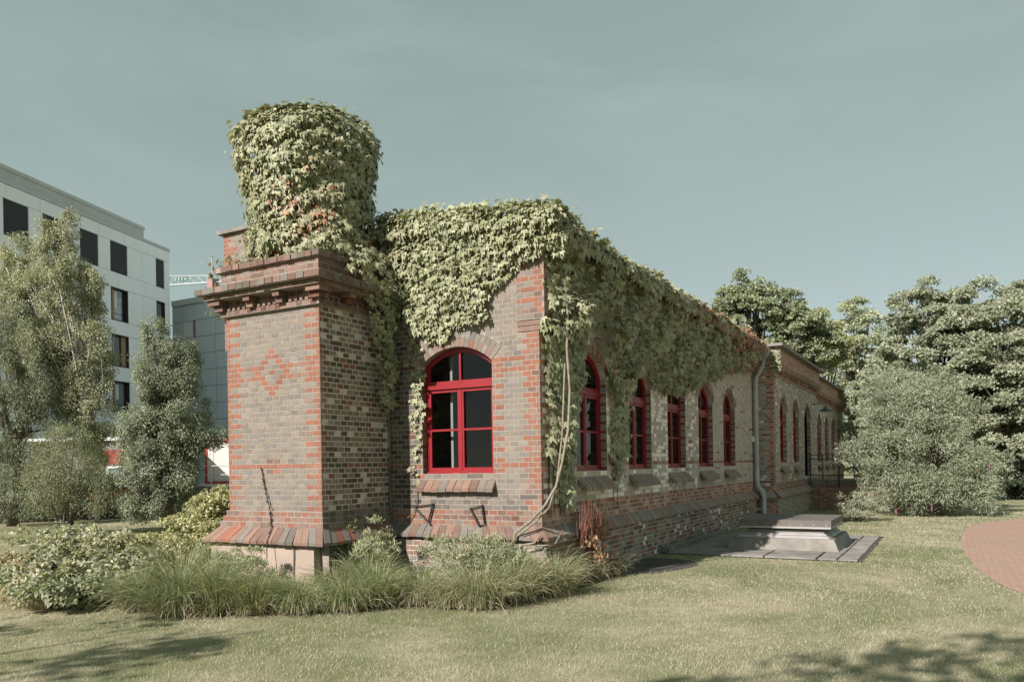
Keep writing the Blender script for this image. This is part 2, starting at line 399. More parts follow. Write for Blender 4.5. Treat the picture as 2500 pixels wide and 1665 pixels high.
# ------------------------------------------------------------------ brickwork
COURSE, JT = 0.077, 0.0125
PAL = dict(buff=(.335, .292, .242), cream=(.36, .318, .266), greybuff=(.318, .278, .232), grey=(.28, .25, .215), red=(.40, .178, .118), pink=(.36, .235, .182), slate=(.20, .18, .155),
           dkred=(.20, .095, .07), dark=(.10, .088, .07), olive=(.20, .175, .13), pale=(.60, .56, .505), brown=(.255, .165, .13))
SUNNY = [1.0]     # brick colour factor: darkens sunlit faces, lightens shaded ones to even out the light
def pick(*opts):
    r = random.random() * sum(w for _, w in opts)
    for nme, w in opts:
        r -= w
        if r <= 0: break
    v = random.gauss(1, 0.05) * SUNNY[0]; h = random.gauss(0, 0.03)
    c = PAL[nme]
    return (max(.02, c[0] * v * (1 + h)), max(.02, c[1] * v), max(.02, c[2] * v * (1 - h)))
class Bricks:
    def __init__(s): s.r = []
    def add(s, fr, a0, a1, z0, z1, c, proud=0.0025): s.r.append((fr, a0, a1, z0, z1, proud + max(-.0012, random.gauss(0, .0008)), c))
    def geom(s, idx=None):
        r = [s.r[i] for i in idx] if idx is not None else s.r
        n = len(r)
        O = np.array([q[0].o for q in r]); U = np.array([q[0].u for q in r]); Nn = np.array([q[0].n for q in r])
        a0 = np.array([q[1] for q in r]); a1 = np.array([q[2] for q in r]); z0 = np.array([q[3] for q in r]); z1 = np.array([q[4] for q in r]); pr = np.array([q[5] for q in r])
        ch = 0.002
        V = np.zeros((n, 12, 3))
        for li, (ins, cc) in enumerate(((0, -0.02 + 0 * pr), (0, pr - 0.002), (ch, pr))):
            for ci, (aa, zz) in enumerate(((a0 + ins, z0 + ins), (a1 - ins, z0 + ins), (a1 - ins, z1 - ins), (a0 + ins, z1 - ins))):
                j = rng.normal(0, 0.0012, (n, 2)) if li == 1 else np.zeros((n, 2))
                V[:, li * 4 + ci] = O + U * (aa + j[:, 0])[:, None] + Nn * cc[:, None]
                V[:, li * 4 + ci, 2] += zz + j[:, 1]
        f = []
        for L in (0, 4):
            for i in range(4): f.append((L + i, L + (i + 1) % 4, L + 4 + (i + 1) % 4, L + 4 + i))
        f.append((8, 9, 10, 11))
        F = np.array(f)[None] + (np.arange(n) * 12)[:, None, None]
        C = np.repeat(np.array([q[6] for q in r]), 12, axis=0)
        return V.reshape(-1, 3), F.reshape(-1, 4), C
class Opening:
    def __init__(s, a0, a1, zs, zsp, rise, ring=0.25):
        s.a0, s.a1, s.zs, s.zsp, s.rise, s.ring = a0, a1, zs, zsp, rise, ring
        w = a1 - a0; s.am = (a0 + a1) / 2
        s.R = (w * w / 4 + rise * rise) / (2 * rise); s.zc = zsp + rise - s.R
    def arc(s, R=None, n=18):
        R = R or s.R
        t1 = math.asin(min(1, (s.a1 - s.a0) / 2 / s.R))
        return [(s.am + R * math.sin(t), s.zc + R * math.cos(t)) for t in np.linspace(-t1, t1, n + 1)]
    def hole(s, z):
        if z < s.zs: return None
        if z <= s.zsp: return (s.a0, s.a1)
        Ro = s.R + s.ring
        if z < s.zc + Ro:
            t1 = math.asin((s.a1 - s.a0) / 2 / s.R)
            lim = (z - s.zc) * math.tan(t1)
            h = min(math.sqrt(Ro * Ro - (z - s.zc) ** 2), lim)
            return (s.am - h - .004, s.am + h + .004)
        return None
def lay(B, fr, a0, a1, z0, z1, colorfn, holes=(), hp=0.14, head=0.55, proud=0.0025, top=None, course=COURSE):
    nrow = int(round((z1 - z0) / course))
    for k in range(nrow):
        za = z0 + k * course; zm = za + course / 2
        iv = [(a0, a1)]
        for h in holes:
            hh = h.hole(zm)
            if hh:
                iv = [seg for (p, q) in iv for seg in ((p, min(q, hh[0])), (max(p, hh[1]), q)) if seg[1] - seg[0] > .025]
        cuts = [a0]
        x = a0 + (hp * 0.5 if k % 2 else 0.0)
        if k % 2: cuts.append(x)
        while x < a1 - .03:
            x += hp if (k % 2 == 0 or random.random() < head) else 2 * hp
            cuts.append(min(x, a1))
        for p, q in zip(cuts[:-1], cuts[1:]):
            for (i0, i1) in iv:
                s0, s1 = max(p, i0), min(q, i1)
                if s1 - s0 < .03: continue
                am = (s0 + s1) / 2
                if top and zm > top(am): continue
                c = colorfn(am, zm, k)
                if c is None: continue
                B.add(fr, s0 + JT / 2, s1 - JT / 2, za + JT / 2, za + course - JT / 2, c, proud)
def backing(mb, fr, a0, a1, z0, ztop, openings, rec, ztop1=None):
    """flat wall skin with arched openings, reveals and soffits"""
    z1 = ztop if ztop1 is None else ztop1
    zt = lambda a: ztop + (z1 - ztop) * (a - a0) / (a1 - a0)
    x = a0
    for op in sorted(openings, key=lambda q: q.a0):
        mb.quad(fr.P(x, z0), fr.P(op.a0, z0), fr.P(op.a0, zt(op.a0)), fr.P(x, zt(x)))
        mb.quad(fr.P(op.a0, z0), fr.P(op.a1, z0), fr.P(op.a1, op.zs), fr.P(op.a0, op.zs))
        arc = op.arc()
        for (p, q) in zip(arc[:-1], arc[1:]):
            mb.quad(fr.P(p[0], p[1]), fr.P(q[0], q[1]), fr.P(q[0], zt(q[0])), fr.P(p[0], zt(p[0])))
            mb.quad(fr.P(p[0], p[1], -rec), fr.P(q[0], q[1], -rec), fr.P(q[0], q[1]), fr.P(p[0], p[1]))
        mb.quad(fr.P(op.a0, op.zs, 0), fr.P(op.a0, op.zs, -rec), fr.P(op.a0, op.zsp, -rec), fr.P(op.a0, op.zsp, 0))
        mb.quad(fr.P(op.a1, op.zs, -rec), fr.P(op.a1, op.zs, 0), fr.P(op.a1, op.zsp, 0), fr.P(op.a1, op.zsp, -rec))
        mb.quad(fr.P(op.a0, op.zs, 0), fr.P(op.a1, op.zs, 0), fr.P(op.a1, op.zs, -rec), fr.P(op.a0, op.zs, -rec))
        x = op.a1
    mb.quad(fr.P(x, z0), fr.P(a1, z0), fr.P(a1, z1), fr.P(x, zt(x)))
def jambs(B, fr, op, rec, cfn):
    L = Fr(fr.P(op.a0, 0), -fr.n, fr.u); Rr = Fr(fr.P(op.a1, 0), fr.n, -fr.u)
    k = 0; z = op.zs
    while z + COURSE < op.zsp + .01:
        for f_, s0, s1 in ((L, 0.004, rec), (Rr, -rec, -0.004)):
            B.add(f_, s0, s1, z + JT / 2, z + COURSE - JT / 2, cfn(k), 0.004)
        z += COURSE; k += 1
def voussoir(op, fr, t0, t1, R0, R1, c0, c1):
    g_ = 0.0045
    def pt(t, R, c, sgn): return fr.P(op.am + R * math.sin(t) + sgn * g_ * math.cos(t), op.zc + R * math.cos(t) - sgn * g_ * math.sin(t), c)
    return [pt(t0, R0, c1, 1), pt(t1, R0, c1, -1), pt(t1, R1, c1, -1), pt(t0, R1, c1, 1)], [pt(t0, R0, c0, 1), pt(t1, R0, c0, -1), pt(t1, R1, c0, -1), pt(t0, R1, c0, 1)]
def slanted(fr, a0t, a1t, a0b, a1b, zt, zb, ct, cb, th):
    """one brick of a sloping ledge: upper edge at (ct, zt), lower edge at (cb, zb), th thick downwards"""
    return [fr.P(a0b, zb - th, cb), fr.P(a1b, zb - th, cb), fr.P(a1t, zt - th, ct), fr.P(a0t, zt - th, ct), fr.P(a0b, zb, cb), fr.P(a1b, zb, cb), fr.P(a1t, zt, ct), fr.P(a0t, zt, ct)]
def ledge(fr, a0, a1, pitch, zt, zb, ct, cb, th, colorfn, parent, mat='brick', e0=0.0, e1=0.0, name='ledge_brick', joined=False, gap=0.010):
    n_ = max(1, int(round((a1 - a0) / pitch))); J = MB()
    for i in range(n_):
        t0, t1 = i / n_, (i + 1) / n_
        A0, A1 = a0 + (a1 - a0) * t0 + gap / 2, a0 + (a1 - a0) * t1 - gap / 2
        b0, b1 = a0 - e0 + (a1 - a0 + e0 + e1) * t0 + gap / 2, a0 - e0 + (a1 - a0 + e0 + e1) * t1 - gap / 2
        dz = random.gauss(0, .003) * (.4 if joined else 1); dc = random.gauss(0, .006) * (.4 if joined else 1)
        P8 = slanted(fr, A0, A1, b0, b1, zt + dz, zb + dz, ct, cb + dc, th)
        if joined: J.hexa(P8, colorfn(i))
        else:
            m_ = MB(); m_.hexa(P8, colorfn(i)); m_.build(name, mat, parent, col=True, center=True)
    if joined: J.build(name, mat, parent, col=True, kind='stuff')
    m_ = MB(); m_.hexa(slanted(fr, a0, a1, a0 - e0 * .93, a1 + e1 * .93, zt - .006, zb - .006, ct - .002, cb - .014, th - .012)); m_.build('ledge_bed', 'mortar', parent)

def window(parent, fr, op, rec, ztr, label=None, simple=False):
    """red timber window: arched top light over two casements with a glazing bar each"""
    ci = -rec; fw = 0.042
    W = MB()
    def ring(o2, inner, outer, c0, c1):
        n_ = len(inner)
        for i in range(n_):
            j = (i + 1) % n_
            p, q, r_, s_ = inner[i], inner[j], outer[j], outer[i]
            o2.quad(fr.P(*p, c1), fr.P(*s_, c1), fr.P(*r_, c1), fr.P(*q, c1))
            o2.quad(fr.P(*p, c0), fr.P(*p, c1), fr.P(*q, c1), fr.P(*q, c0))
            o2.quad(fr.P(*s_, c1), fr.P(*s_, c0), fr.P(*r_, c0), fr.P(*r_, c1))
    a0, a1, zs = op.a0, op.a1, op.zs
    outer = [(a0, zs)] + op.arc() + [(a1, zs)]
    tR = op.R - fw
    tt = math.asin(min(.999, ((a1 - a0) / 2 - fw) / tR))
    inner_arc = [(op.am + tR * math.sin(t), op.zc + tR * math.cos(t)) for t in np.linspace(-tt, tt, 19)]
    inner = [(a0 + fw, zs + fw)] + inner_arc + [(a1 - fw, zs + fw)]
    ring(W, inner, outer, ci - .05, ci + .02)
    fr.box(W, a0 + .002, a1 - .002, ztr - .03, ztr + .03, ci - .05, ci + .024)       # transom
    fr.box(W, a0 + .002, a1 - .002, ztr - .045, ztr - .03, ci - .05, ci + .045)       # drip mould
    fr.box(W, a0 - .0, a1 + .0, zs - .012, zs + .035, ci - .05, ci + .04)            # bottom rail
    wo_ = W.build('window', 'red_paint', parent, label=label)
    # top light: sash ring and centre bar
    zt0 = ztr + .03
    T = MB(); sw = 0.034; sR = tR - sw
    st = math.asin(min(.999, ((a1 - a0) / 2 - fw - sw) / sR))
    ti = [(op.am + sR * math.sin(t), op.zc + sR * math.cos(t)) for t in np.linspace(-st, st, 19)]
    ring(T, [(a0 + fw + sw, zt0 + sw + .015)] + ti + [(a1 - fw - sw, zt0 + sw + .015)], [(a0 + fw, zt0)] + inner_arc + [(a1 - fw, zt0)], ci - .04, ci + .006)
    fr.box(T, op.am - .016, op.am + .016, zt0 + .01, op.zc + sR + .01, ci - .036, ci + .012)
    T.build('top_light', 'red_paint', wo_)
    g2 = MB(); gp = [(a0 + fw + sw, zt0 + sw + .01)] + ti + [(a1 - fw - sw, zt0 + sw + .01)]
    half = len(ti) // 2
    for part in ([gp[0]] + ti[:half + 1] + [(op.am, zt0 + sw + .01)], [(op.am, zt0 + sw + .01)] + ti[half:] + [gp[-1]]):
        p_ = MB(); L = [fr.P(*q, ci - .02) for q in part]; p_.add(L, [tuple(range(len(L)))[::-1]]); p_.build('pane', 'glass', wo_)
    # two casements
    zb0, zb1 = zs + fw, ztr - .045
    for s0, s1 in ((a0 + fw, op.am - .004), (op.am + .004, a1 - fw)):
        K = MB(); b = 0.05
        zm = zb0 + (zb1 - zb0) * 0.5
        ring(K, [(s0 + b, zb0 + b), (s0 + b, zb1 - b), (s1 - b, zb1 - b), (s1 - b, zb0 + b)], [(s0, zb0), (s0, zb1), (s1, zb1), (s1, zb0)], ci - .04, ci + .012)
        fr.box(K, s0 + b - .003, s1 - b + .003, zm - .016, zm + .016, ci - .036, ci + .008)
        K.build('casement', 'red_paint', wo_)
        for q0, q1 in ((zb0 + b, zm - .016), (zm + .016, zb1 - b)):
            p_ = MB(); p_.quad(fr.P(s0 + b, q0, ci - .02), fr.P(s1 - b, q0, ci - .02), fr.P(s1 - b, q1, ci - .02), fr.P(s0 + b, q1, ci - .02)); p_.build('pane', 'glass', wo_)
    fr.box(g2, op.am - .02, op.am + .02, zb0, zb1, ci - .045, ci + .02); g2.build('meeting_bar', 'red_paint', wo_)
    return wo_

# ================================================================== main brick building
BB = thing('brick_building', (0, 0, 0), 'old brick engine house with red windows and tall chimney overgrown by creeper', 'building')
GF = Fr((0, 0, 0), (1, 0, 0), (0, -1, 0)); SF = Fr((0, 0, 0), (0, 1, 0), (1, 0, 0))
PX0, PX1, PY = -4.57, -2.70, -1.545
PF = Fr((0, PY, 0), (1, 0, 0), (0, -1, 0)); PS = Fr((PX1, 0, 0), (0, 1, 0), (1, 0, 0)); PL = Fr((PX0, 0, 0), (0, -1, 0), (-1, 0, 0))
LEN, REC, GL = 13.9, 0.13, -6.15
gop = Opening(-2.05, -0.78, 1.64, 3.30, 0.25)
sops = [Opening(1.22 + 2.2725 * i, 2.47 + 2.2725 * i, 1.64, 3.20, 0.36) for i in range(5)]
sh = MB()
backing(sh, GF, GL, 0.0, 0.0, 5.86, [gop], REC, 5.32)
sh.build('gable_wall', 'mortar', BB)
sh = MB(); backing(sh, SF, 0.0, LEN, 0.0, 5.05, sops, REC); sh.build('side_wall', 'mortar_side', BB)
# hidden walls, floor, ceiling close the dark room
sh = MB()
sh.box((GL, 0.002, 0), (GL + .3, LEN + .3, 5.85)); sh.box((GL, LEN, 0), (-.02, LEN + .3, 5.0))
sh.box((GL + .3, 0.3, 0.9), (-0.35, LEN, 1.0)); sh.build('rear_wall', 'mortar', BB)
sh = MB()
sh.quad(A(GL + .31, .32, 4.4), A(-.32, .32, 4.4), A(-.32, LEN - .01, 4.4), A(GL + .31, LEN - .01, 4.4))
sh.quad(A(GL + .32, .32, 1), A(GL + .32, LEN, 1), A(GL + .32, LEN, 4.4), A(GL + .32, .32, 4.4))
sh.quad(A(GL + .32, LEN - .02, 1), A(-.32, LEN - .02, 1), A(-.32, LEN - .02, 4.4), A(GL + .32, LEN - .02, 4.4))
sh.quad(A(GL + .32, .4, 1.02), A(-.4, .4, 1.02), A(-.4, LEN - .03, 1.02), A(GL + .32, LEN - .03, 1.02)); sh.build('interior_lining', 'interior', BB)
sh = MB()
sh.hexa([(GL - .15, -.02, 5.86), (GL - .15, LEN + .35, 5.86), (GL - .15, LEN + .35, 6.0), (GL - .15, -.02, 6.0), (.32, .42, 5.09), (.32, LEN + .35, 5.09), (.32, LEN + .35, 5.13), (.32, .42, 5.13)])
sh.build('roof', 'roof_felt', BB)
sh = MB(); sh.box((.24, .5, 5.02), (.34, LEN + .2, 5.085)); sh.build('gutter', 'iron', BB)
# eaves tiles: low red row along the roof edge, each a piece
for i in range(60):
    y = .55 + i * .222
    m_ = MB(); m_.hexa([(.02, y, 5.167), (.02, y + .21, 5.167), (.02, y + .21, 5.187), (.02, y, 5.187), (.34, y, 5.13), (.34, y + .21, 5.13), (.34, y + .21, 5.15), (.34, y, 5.15)])
    m_.build('roof_tile', 'tile_red', BB, center=True)
B = Bricks()
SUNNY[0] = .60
def gcol(a, z, k):
    if z < 1.10:
        if z < .86: return pick(('pink', 3), ('cream', 2), ('grey', 1), ('greybuff', 2))
        return pick(('red', 4), ('pink', 4), ('brown', 3), ('dkred', 1.5), ('grey', 1))
    if a > -.27 and (a > -.135 or (k // 1) % 2 == 0): return pick(('red', 5), ('pink', 2.5), ('brown', .7))
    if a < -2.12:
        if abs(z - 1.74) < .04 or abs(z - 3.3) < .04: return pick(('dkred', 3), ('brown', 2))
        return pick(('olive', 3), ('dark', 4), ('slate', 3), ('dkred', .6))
    if abs(z - 1.745) < .038 or (a > -.78 and (abs(z - 3.32) < .038 or abs(z - 3.165) < .038)): return pick(('red', 5), ('pink', 1))
    if -.78 < a < -.64 and 1.64 < z < 3.3 and k % 2 == 0: return pick(('red', 5), ('pink', 1))
    if a < -2.05 and k % 3 == 0: return pick(('red', 1), ('pink', 1), ('cream', 1))
    if 1.1 < z < 1.36: return pick(('slate', 3), ('grey', 3), ('greybuff', 2))
    return pick(('buff', 5), ('cream', 3), ('greybuff', 4), ('grey', 1.2), ('slate', .1))
ivy_top = lambda a: 5.0 - .05 * a
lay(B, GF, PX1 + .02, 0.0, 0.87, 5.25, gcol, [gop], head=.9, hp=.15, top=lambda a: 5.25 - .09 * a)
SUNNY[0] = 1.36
def scol(a, z, k):
    if z < .87: return pick(('dark', 3), ('dkred', 3), ('olive', 3), ('grey', 1.6), ('brown', 2.5), ('pale', .5))
    if z < 1.15: return pick(('dkred', 4), ('brown', 3), ('pink', 1.2), ('red', .5))
    if a < .27 and (a < .14 or k % 2 == 0): return pick(('dkred', 3), ('brown', 3), ('red', 1.5))
    if abs(z - 1.745) < .038: return pick(('dkred', 3), ('brown', 2))
    wv_ = .5 + .5 * math.sin(a * 1.3 + 1.1 * math.sin(z * 2.3)) * math.cos(z * 1.7 + a * .6)
    fade = 1 - max(0.0, min(1.0, (a - 5.5) / 3.5))
    if random.random() < fade * (.45 + .5 * wv_) and z < 3.6: return pick(('pale', 6), ('cream', 2), ('greybuff', 1))
    if random.random() < .045: return pick(('dkred', 1), ('olive', 1))
    return pick(('greybuff', 8), ('cream', 2), ('grey', 1.6))
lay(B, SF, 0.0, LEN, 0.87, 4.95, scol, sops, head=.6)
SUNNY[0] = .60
def pfcol(a, z, k):
    if z < 1.13: return pick(('pink', 5), ('red', 2), ('brown', 1.6), ('cream', .6))
    e = min(a - PX0, PX1 - a)
    if e < .13 or (e < .25 and k % 2 == 0): return pick(('red', 6), ('pink', .6))
    dx = abs(a + 3.64); j = abs(round((z - 3.1805) / COURSE))
    ring = j <= 4 and abs(dx - (4 - j) * .073) < .073
    if ring: return pick(('red', 1))
    if j == 0 and dx < .08: return pick(('red', 2), ('brown', 1))
    if j in (1,) and dx > (4 - j) * .073: return pick(('red', 8), ('pink', 1))
    if abs(z - 1.76) < .038: return pick(('red', 5), ('brown', .8), ('pink', .4))
    if dx < .1 and abs(z - 1.76) < .115: return pick(('brown', 2), ('red', 1))
    return pick(('buff', 5), ('cream', 3), ('greybuff', 4), ('grey', 1.2), ('slate', .1))
lay(B, PF, PX0, PX1, 1.14, 4.075, pfcol, head=1.0, hp=.1438)
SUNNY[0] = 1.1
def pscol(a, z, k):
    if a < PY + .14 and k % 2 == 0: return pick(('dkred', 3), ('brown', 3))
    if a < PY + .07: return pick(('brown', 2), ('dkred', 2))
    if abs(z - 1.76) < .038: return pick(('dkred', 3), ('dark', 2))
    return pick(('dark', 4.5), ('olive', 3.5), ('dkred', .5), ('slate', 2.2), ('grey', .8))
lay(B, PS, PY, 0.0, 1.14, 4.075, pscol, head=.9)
SUNNY[0] = .60
lay(B, PL, 0.0, 1.545, 1.14, 4.075, lambda a, z, k: pick(('buff', 3), ('greybuff', 3), ('red', 1)))
jc = lambda k: pick(('dkred', 3), ('brown', 1)) if k % 2 == 0 else pick(('greybuff', 2), ('grey', 1), ('olive', 1))
jambs(B, GF, gop, REC, lambda k: pick(('dkred', 3), ('red', 1.5), ('brown', 2)))
SUNNY[0] = 1.0
for op in sops: jambs(B, SF, op, REC, jc)
SUNNY[0] = .60
# pier core, plinths
pc = MB(); pc.box((PX0 + .001, PY + .001, 0.6), (PX1 - .001, 0.2, 4.4)); pc.build('pier', 'mortar', BB)
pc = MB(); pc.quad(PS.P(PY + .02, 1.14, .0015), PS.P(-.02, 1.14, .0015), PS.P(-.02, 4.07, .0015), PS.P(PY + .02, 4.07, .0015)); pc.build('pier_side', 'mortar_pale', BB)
pl = MB(); pl.hexa([(PX0 - .22, PY - .2, 0), (PX1 + .02, PY - .2, 0), (PX1 + .02, -.12, 0), (PX0 - .22, -.12, 0), (PX0 - .2, PY - .18, .70), (PX1 + .0, PY - .18, .70), (PX1 + .0, -.12, .70), (PX0 - .2, -.12, .70)])
pl.build('plaster_plinth', 'plaster', BB, label='smooth beige rendered plinth under the chimney pier')
# cracked joint in the render
pl = MB(); pl.tube([(-3.06, PY - .197, .66), (-3.055, PY - .2, .5), (-3.065, PY - .204, .3), (-3.058, PY - .206, .1)], .012, 5); pl.build('render_joint', 'concrete', BB)
P2 = PS.off(.16)
pl = MB(); pl.box((PX1 + .02, PY - .05, 0), (PX1 + .158, -.13, .70)); pl.build('pier_plinth', 'mortar', BB)
lay(B, P2, PY - .05, -.13, 0.08, .70, lambda a, z, k: pick(('dark', 3), ('olive', 2), ('greybuff', 1)))
G2 = GF.off(.10)
pl = MB(); pl.box((PX1, -.099, 0), (.098, .02, .70)); pl.box((0.0, -.05, 0), (.098, LEN, .70)); pl.build('plinth', 'mortar_side', BB)
lay(B, G2, PX1 + .16, .10, .0 + .008, .70, lambda a, z, k: pick(('pink', 3), ('cream', 3), ('greybuff', 2), ('grey', 1.2)))
S2 = SF.off(.10)
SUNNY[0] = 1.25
lay(B, S2, -.10, LEN, .008, .70, scol, head=.8)
SUNNY[0] = .60
# flared courses at the pier foot
for k, p in enumerate((.10, .066, .033)):
    z0 = .905 + k * COURSE
    c_ = MB(); c_.box((PX0 - p, PY - p, z0), (PX1 + p, -.002, z0 + COURSE)); c_.build('flare_course', 'mortar', BB)
    lay(B, PF.off(p), PX0 - p, PX1 + p, z0, z0 + COURSE, pfcol); lay(B, PS.off(p), PY - p, -.01, z0, z0 + COURSE, lambda a, z, k: pick(('grey', 3), ('olive', 2), ('greybuff', 3)))
rb = lambda i: pick(('pink', 2), ('red', .6), ('brown', 4), ('grey', 3), ('slate', 2))
ledge(PF, PX0 - .10, PX1 + .10, .125, .905, .725, .10, .28, .045, lambda i: pick(('red', 3), ('pink', 3), ('brown', 2)) if i < 4 else rb(i), BB, e0=.17, e1=.17)
ledge(PS, PY - .10, -.02, .125, .905, .725, .10, .28, .045, lambda i: pick(('grey', 3), ('brown', 2), ('red', 1)), BB, e0=.17, e1=0)
ledge(GF, PX1 + .10, .0, .125, .87, .735, .0, .19, .05, lambda i: pick(('pink', 2), ('grey', 3), ('brown', 2), ('greybuff', 2)), BB, e1=.19)
SUNNY[0] = 1.15
ledge(SF, .0, LEN, .072, .87, .735, .0, .17, .05, lambda i: pick(('brown', 4), ('slate', 4), ('grey', 2)), BB, e0=.19, joined=True, name='side_ledge', gap=.006)
SUNNY[0] = .60
# cornice of the pier
def band(z0, z1, p, cf, hp=.14, rows=1):
    c_ = MB(); c_.box((PX0 - p, PY - p, z0), (PX1 + p, -.004, z1)); c_.build('cornice_course', 'mortar', BB)
    h = (z1 - z0) / rows
    for f_, a, b in ((PF.off(p), PX0 - p, PX1 + p), (PS.off(p), PY - p, -.02), (PL.off(p), .02, 1.545 + p)):
        lay(B, f_, a, b, z0, z1, cf, hp=hp, head=.85, course=h)
rc = lambda a, z, k: pick(('pink', 1.2), ('brown', 4), ('dkred', 1.5))
dk = lambda a, z, k: pick(('dkred', 3), ('brown', 3), ('pink', 1))
band(4.075, 4.15, .06, rc)
band(4.15, 4.315, .012, dk, rows=2)
nb = 0
for f_, lo, hi in ((PF, PX0, PX1), (PS, PY, -.1)):
    spots = [(lo - .19, lo + .06), (hi - .07, hi + .19)] if f_ is PF else [(lo - .18, lo + .06)]
    mids = [lo + (hi - lo) * t for t in ((.335, .655) if f_ is PF else (.36, .72))]
    for m in mids: spots.append((m - .065, m + .065))
    for q, (s0, s1) in enumerate(spots):
        for z0, z1, p in ((4.15, 4.23, .125), (4.235, 4.315, .19)):
            m_ = MB()
            a0_, a1_ = s0, s1
            if q == 0: a0_ = lo - p if f_ is PF else lo + .002
            if q == 1 and f_ is PF: a1_ = hi + p
            f_.box(m_, a0_, a1_, z0 + .003, z1 - .003, 0, p, pick(('pink', 1.2), ('brown', 3), ('dkred', 1))); m_.build('bracket_brick', 'brick', BB, col=True, center=True)
    x = lo + .1
    while x < hi - .1:
        if not any(s0 - .06 < x + .03 < s1 + .03 for s0, s1 in spots):
            m_ = MB(); m_.hexa(slanted(f_, x, x + .06, x, x + .06, 4.215, 4.19, .012, .07, .04), pick(('brown', 2), ('pink', 1))); m_.build('dentil_brick', 'brick', BB, col=True, center=True)
        x += .105
band(4.315, 4.362, .23, rc)
band(4.362, 4.385, .19, dk, rows=1)
c_ = MB(); c_.box((PX0 - .305, PY - .305, 4.385), (PX1 + .305, -.005, 4.455)); c_.build('cornice_core', 'mortar', BB)
cb = lambda i: pick(('brown', 3), ('grey', 2), ('pink', 1.2), ('olive', 1))
ledge(PF, PX0 - .06, PX1 + .06, .118, 4.54, 4.475, .06, .325, .085, cb, BB, e0=.265, e1=.265, name='cornice_brick')
ledge(PS, PY - .06, -.03, .118, 4.54, 4.475, .06, .325, .085, cb, BB, e0=.265, name='cornice_brick')
ledge(PL, .03, 1.545 + .06, .118, 4.54, 4.475, .06, .325, .085, cb, BB, e1=.265, name='cornice_brick')
band(4.51, 4.74, .05, lambda a, z, k: pick(('pink', 5), ('brown', 1.5), ('cream', .8)), rows=3)
c_ = MB(); c_.box((PX0 - .1, PY - .1, 4.742), (PX1 + .1, -.0, 4.815)); c_.build('cap_core', 'mortar', BB)
ledge(PF, PX0 - .02, PX1 + .02, .118, 4.835, 4.825, -.02, .12, .082, cb, BB, e0=.1, e1=.1, name='cap_brick')
ledge(PS, PY - .02, -.03, .118, 4.835, 4.825, -.02, .12, .082, cb, BB, e0=.1, name='cap_brick')
ledge(PL, .03, 1.545 + .02, .118, 4.835, 4.825, -.02, .12, .082, cb, BB, e1=.1, name='cap_brick')
# chimney stack (octagonal, flaring head) under the creeper
CC = A(-3.60, -.745)
st = MB(); prof = [(4.8, .76), (5.3, .74), (6.1, .75), (6.45, .82), (6.7, .86), (6.82, .86), (6.82, .5)]
for (z0, r0), (z1, r1) in zip(prof[:-1], prof[1:]):
    for i in range(8):
        t0, t1 = (i + .5) * PI / 4, (i + 1.5) * PI / 4
        st.quad(A(CC[0] + r0 * math.cos(t0), CC[1] + r0 * math.sin(t0), z0), A(CC[0] + r0 * math.cos(t1), CC[1] + r0 * math.sin(t1), z0), A(CC[0] + r1 * math.cos(t1), CC[1] + r1 * math.sin(t1), z1), A(CC[0] + r1 * math.cos(t0), CC[1] + r1 * math.sin(t0), z1), PAL['brown'])
st.build('chimney_stack', 'brick', BB, col=True)
for i in range(8):      # bare bricks at the foot of the stack
    t0, t1 = (i + .5) * PI / 4, (i + 1.5) * PI / 4
    p0, p1 = CC + .77 * A(math.cos(t0), math.sin(t0)), CC + .77 * A(math.cos(t1), math.sin(t1))
    u = (p1 - p0) / np.linalg.norm(p1 - p0)
    lay(B, Fr((p0[0], p0[1], 0), (u[0], u[1], 0), (u[1], -u[0], 0)), 0, float(np.linalg.norm(p1 - p0)), 4.84, 5.30, lambda a, z, k: pick(('brown', 2), ('red', 2), ('pink', 2)))
# corbelled shoulders of the gable: right corner block and left parapet block with metal cap
sb = MB(); sb.box((-.34, -.035, 3.82), (.11, .5, 5.34)); sb.build('shoulder', 'mortar', BB)
lay(B, GF.off(.036), -.34, .11, 3.83, 5.3, lambda a, z, k: pick(('red', 4), ('pink', 2.4), ('brown', 1)) if (a > -.1 or k % 2) else pick(('buff', 1), ('greybuff', 1)))
SUNNY[0] = 1.0
lay(B, SF.off(.111), -.03, .5, 3.83, 5.3, scol)
SUNNY[0] = .60
for k, (p, q_) in enumerate(((.035, .012), (.07, .022))):
    sb = MB(); sb.box((-.34, -q_, 3.666 + k * .077), (p, .5, 3.74 + k * .077), pick(('red', 1), ('pink', 1))); sb.build('corbel_course', 'brick', BB, col=True)
SUNNY[0] = .60
sb = MB(); sb.box((-6.34, -.04, 3.9), (-4.6, .5, 5.98)); sb.build('shoulder', 'mortar', BB)
lay(B, GF.off(.041), -6.34, -4.6, 3.9, 5.98, lambda a, z, k: pick(('red', 5), ('pink', 1)) if (a < -6.2 or (a < -6.06 and k % 2)) else pick(('buff', 4), ('cream', 4), ('red', 1.6)))
lay(B, Fr((-6.34, 0, 0), (0, -1, 0), (-1, 0, 0)), -.5, .04, 3.9, 5.98, lambda a, z, k: pick(('red', 3), ('pink', 2)))
sb = MB(); sb.box((-6.42, -.12, 5.985), (-4.5, .58, 6.05)); sb.build('parapet_cap', 'concrete', BB)
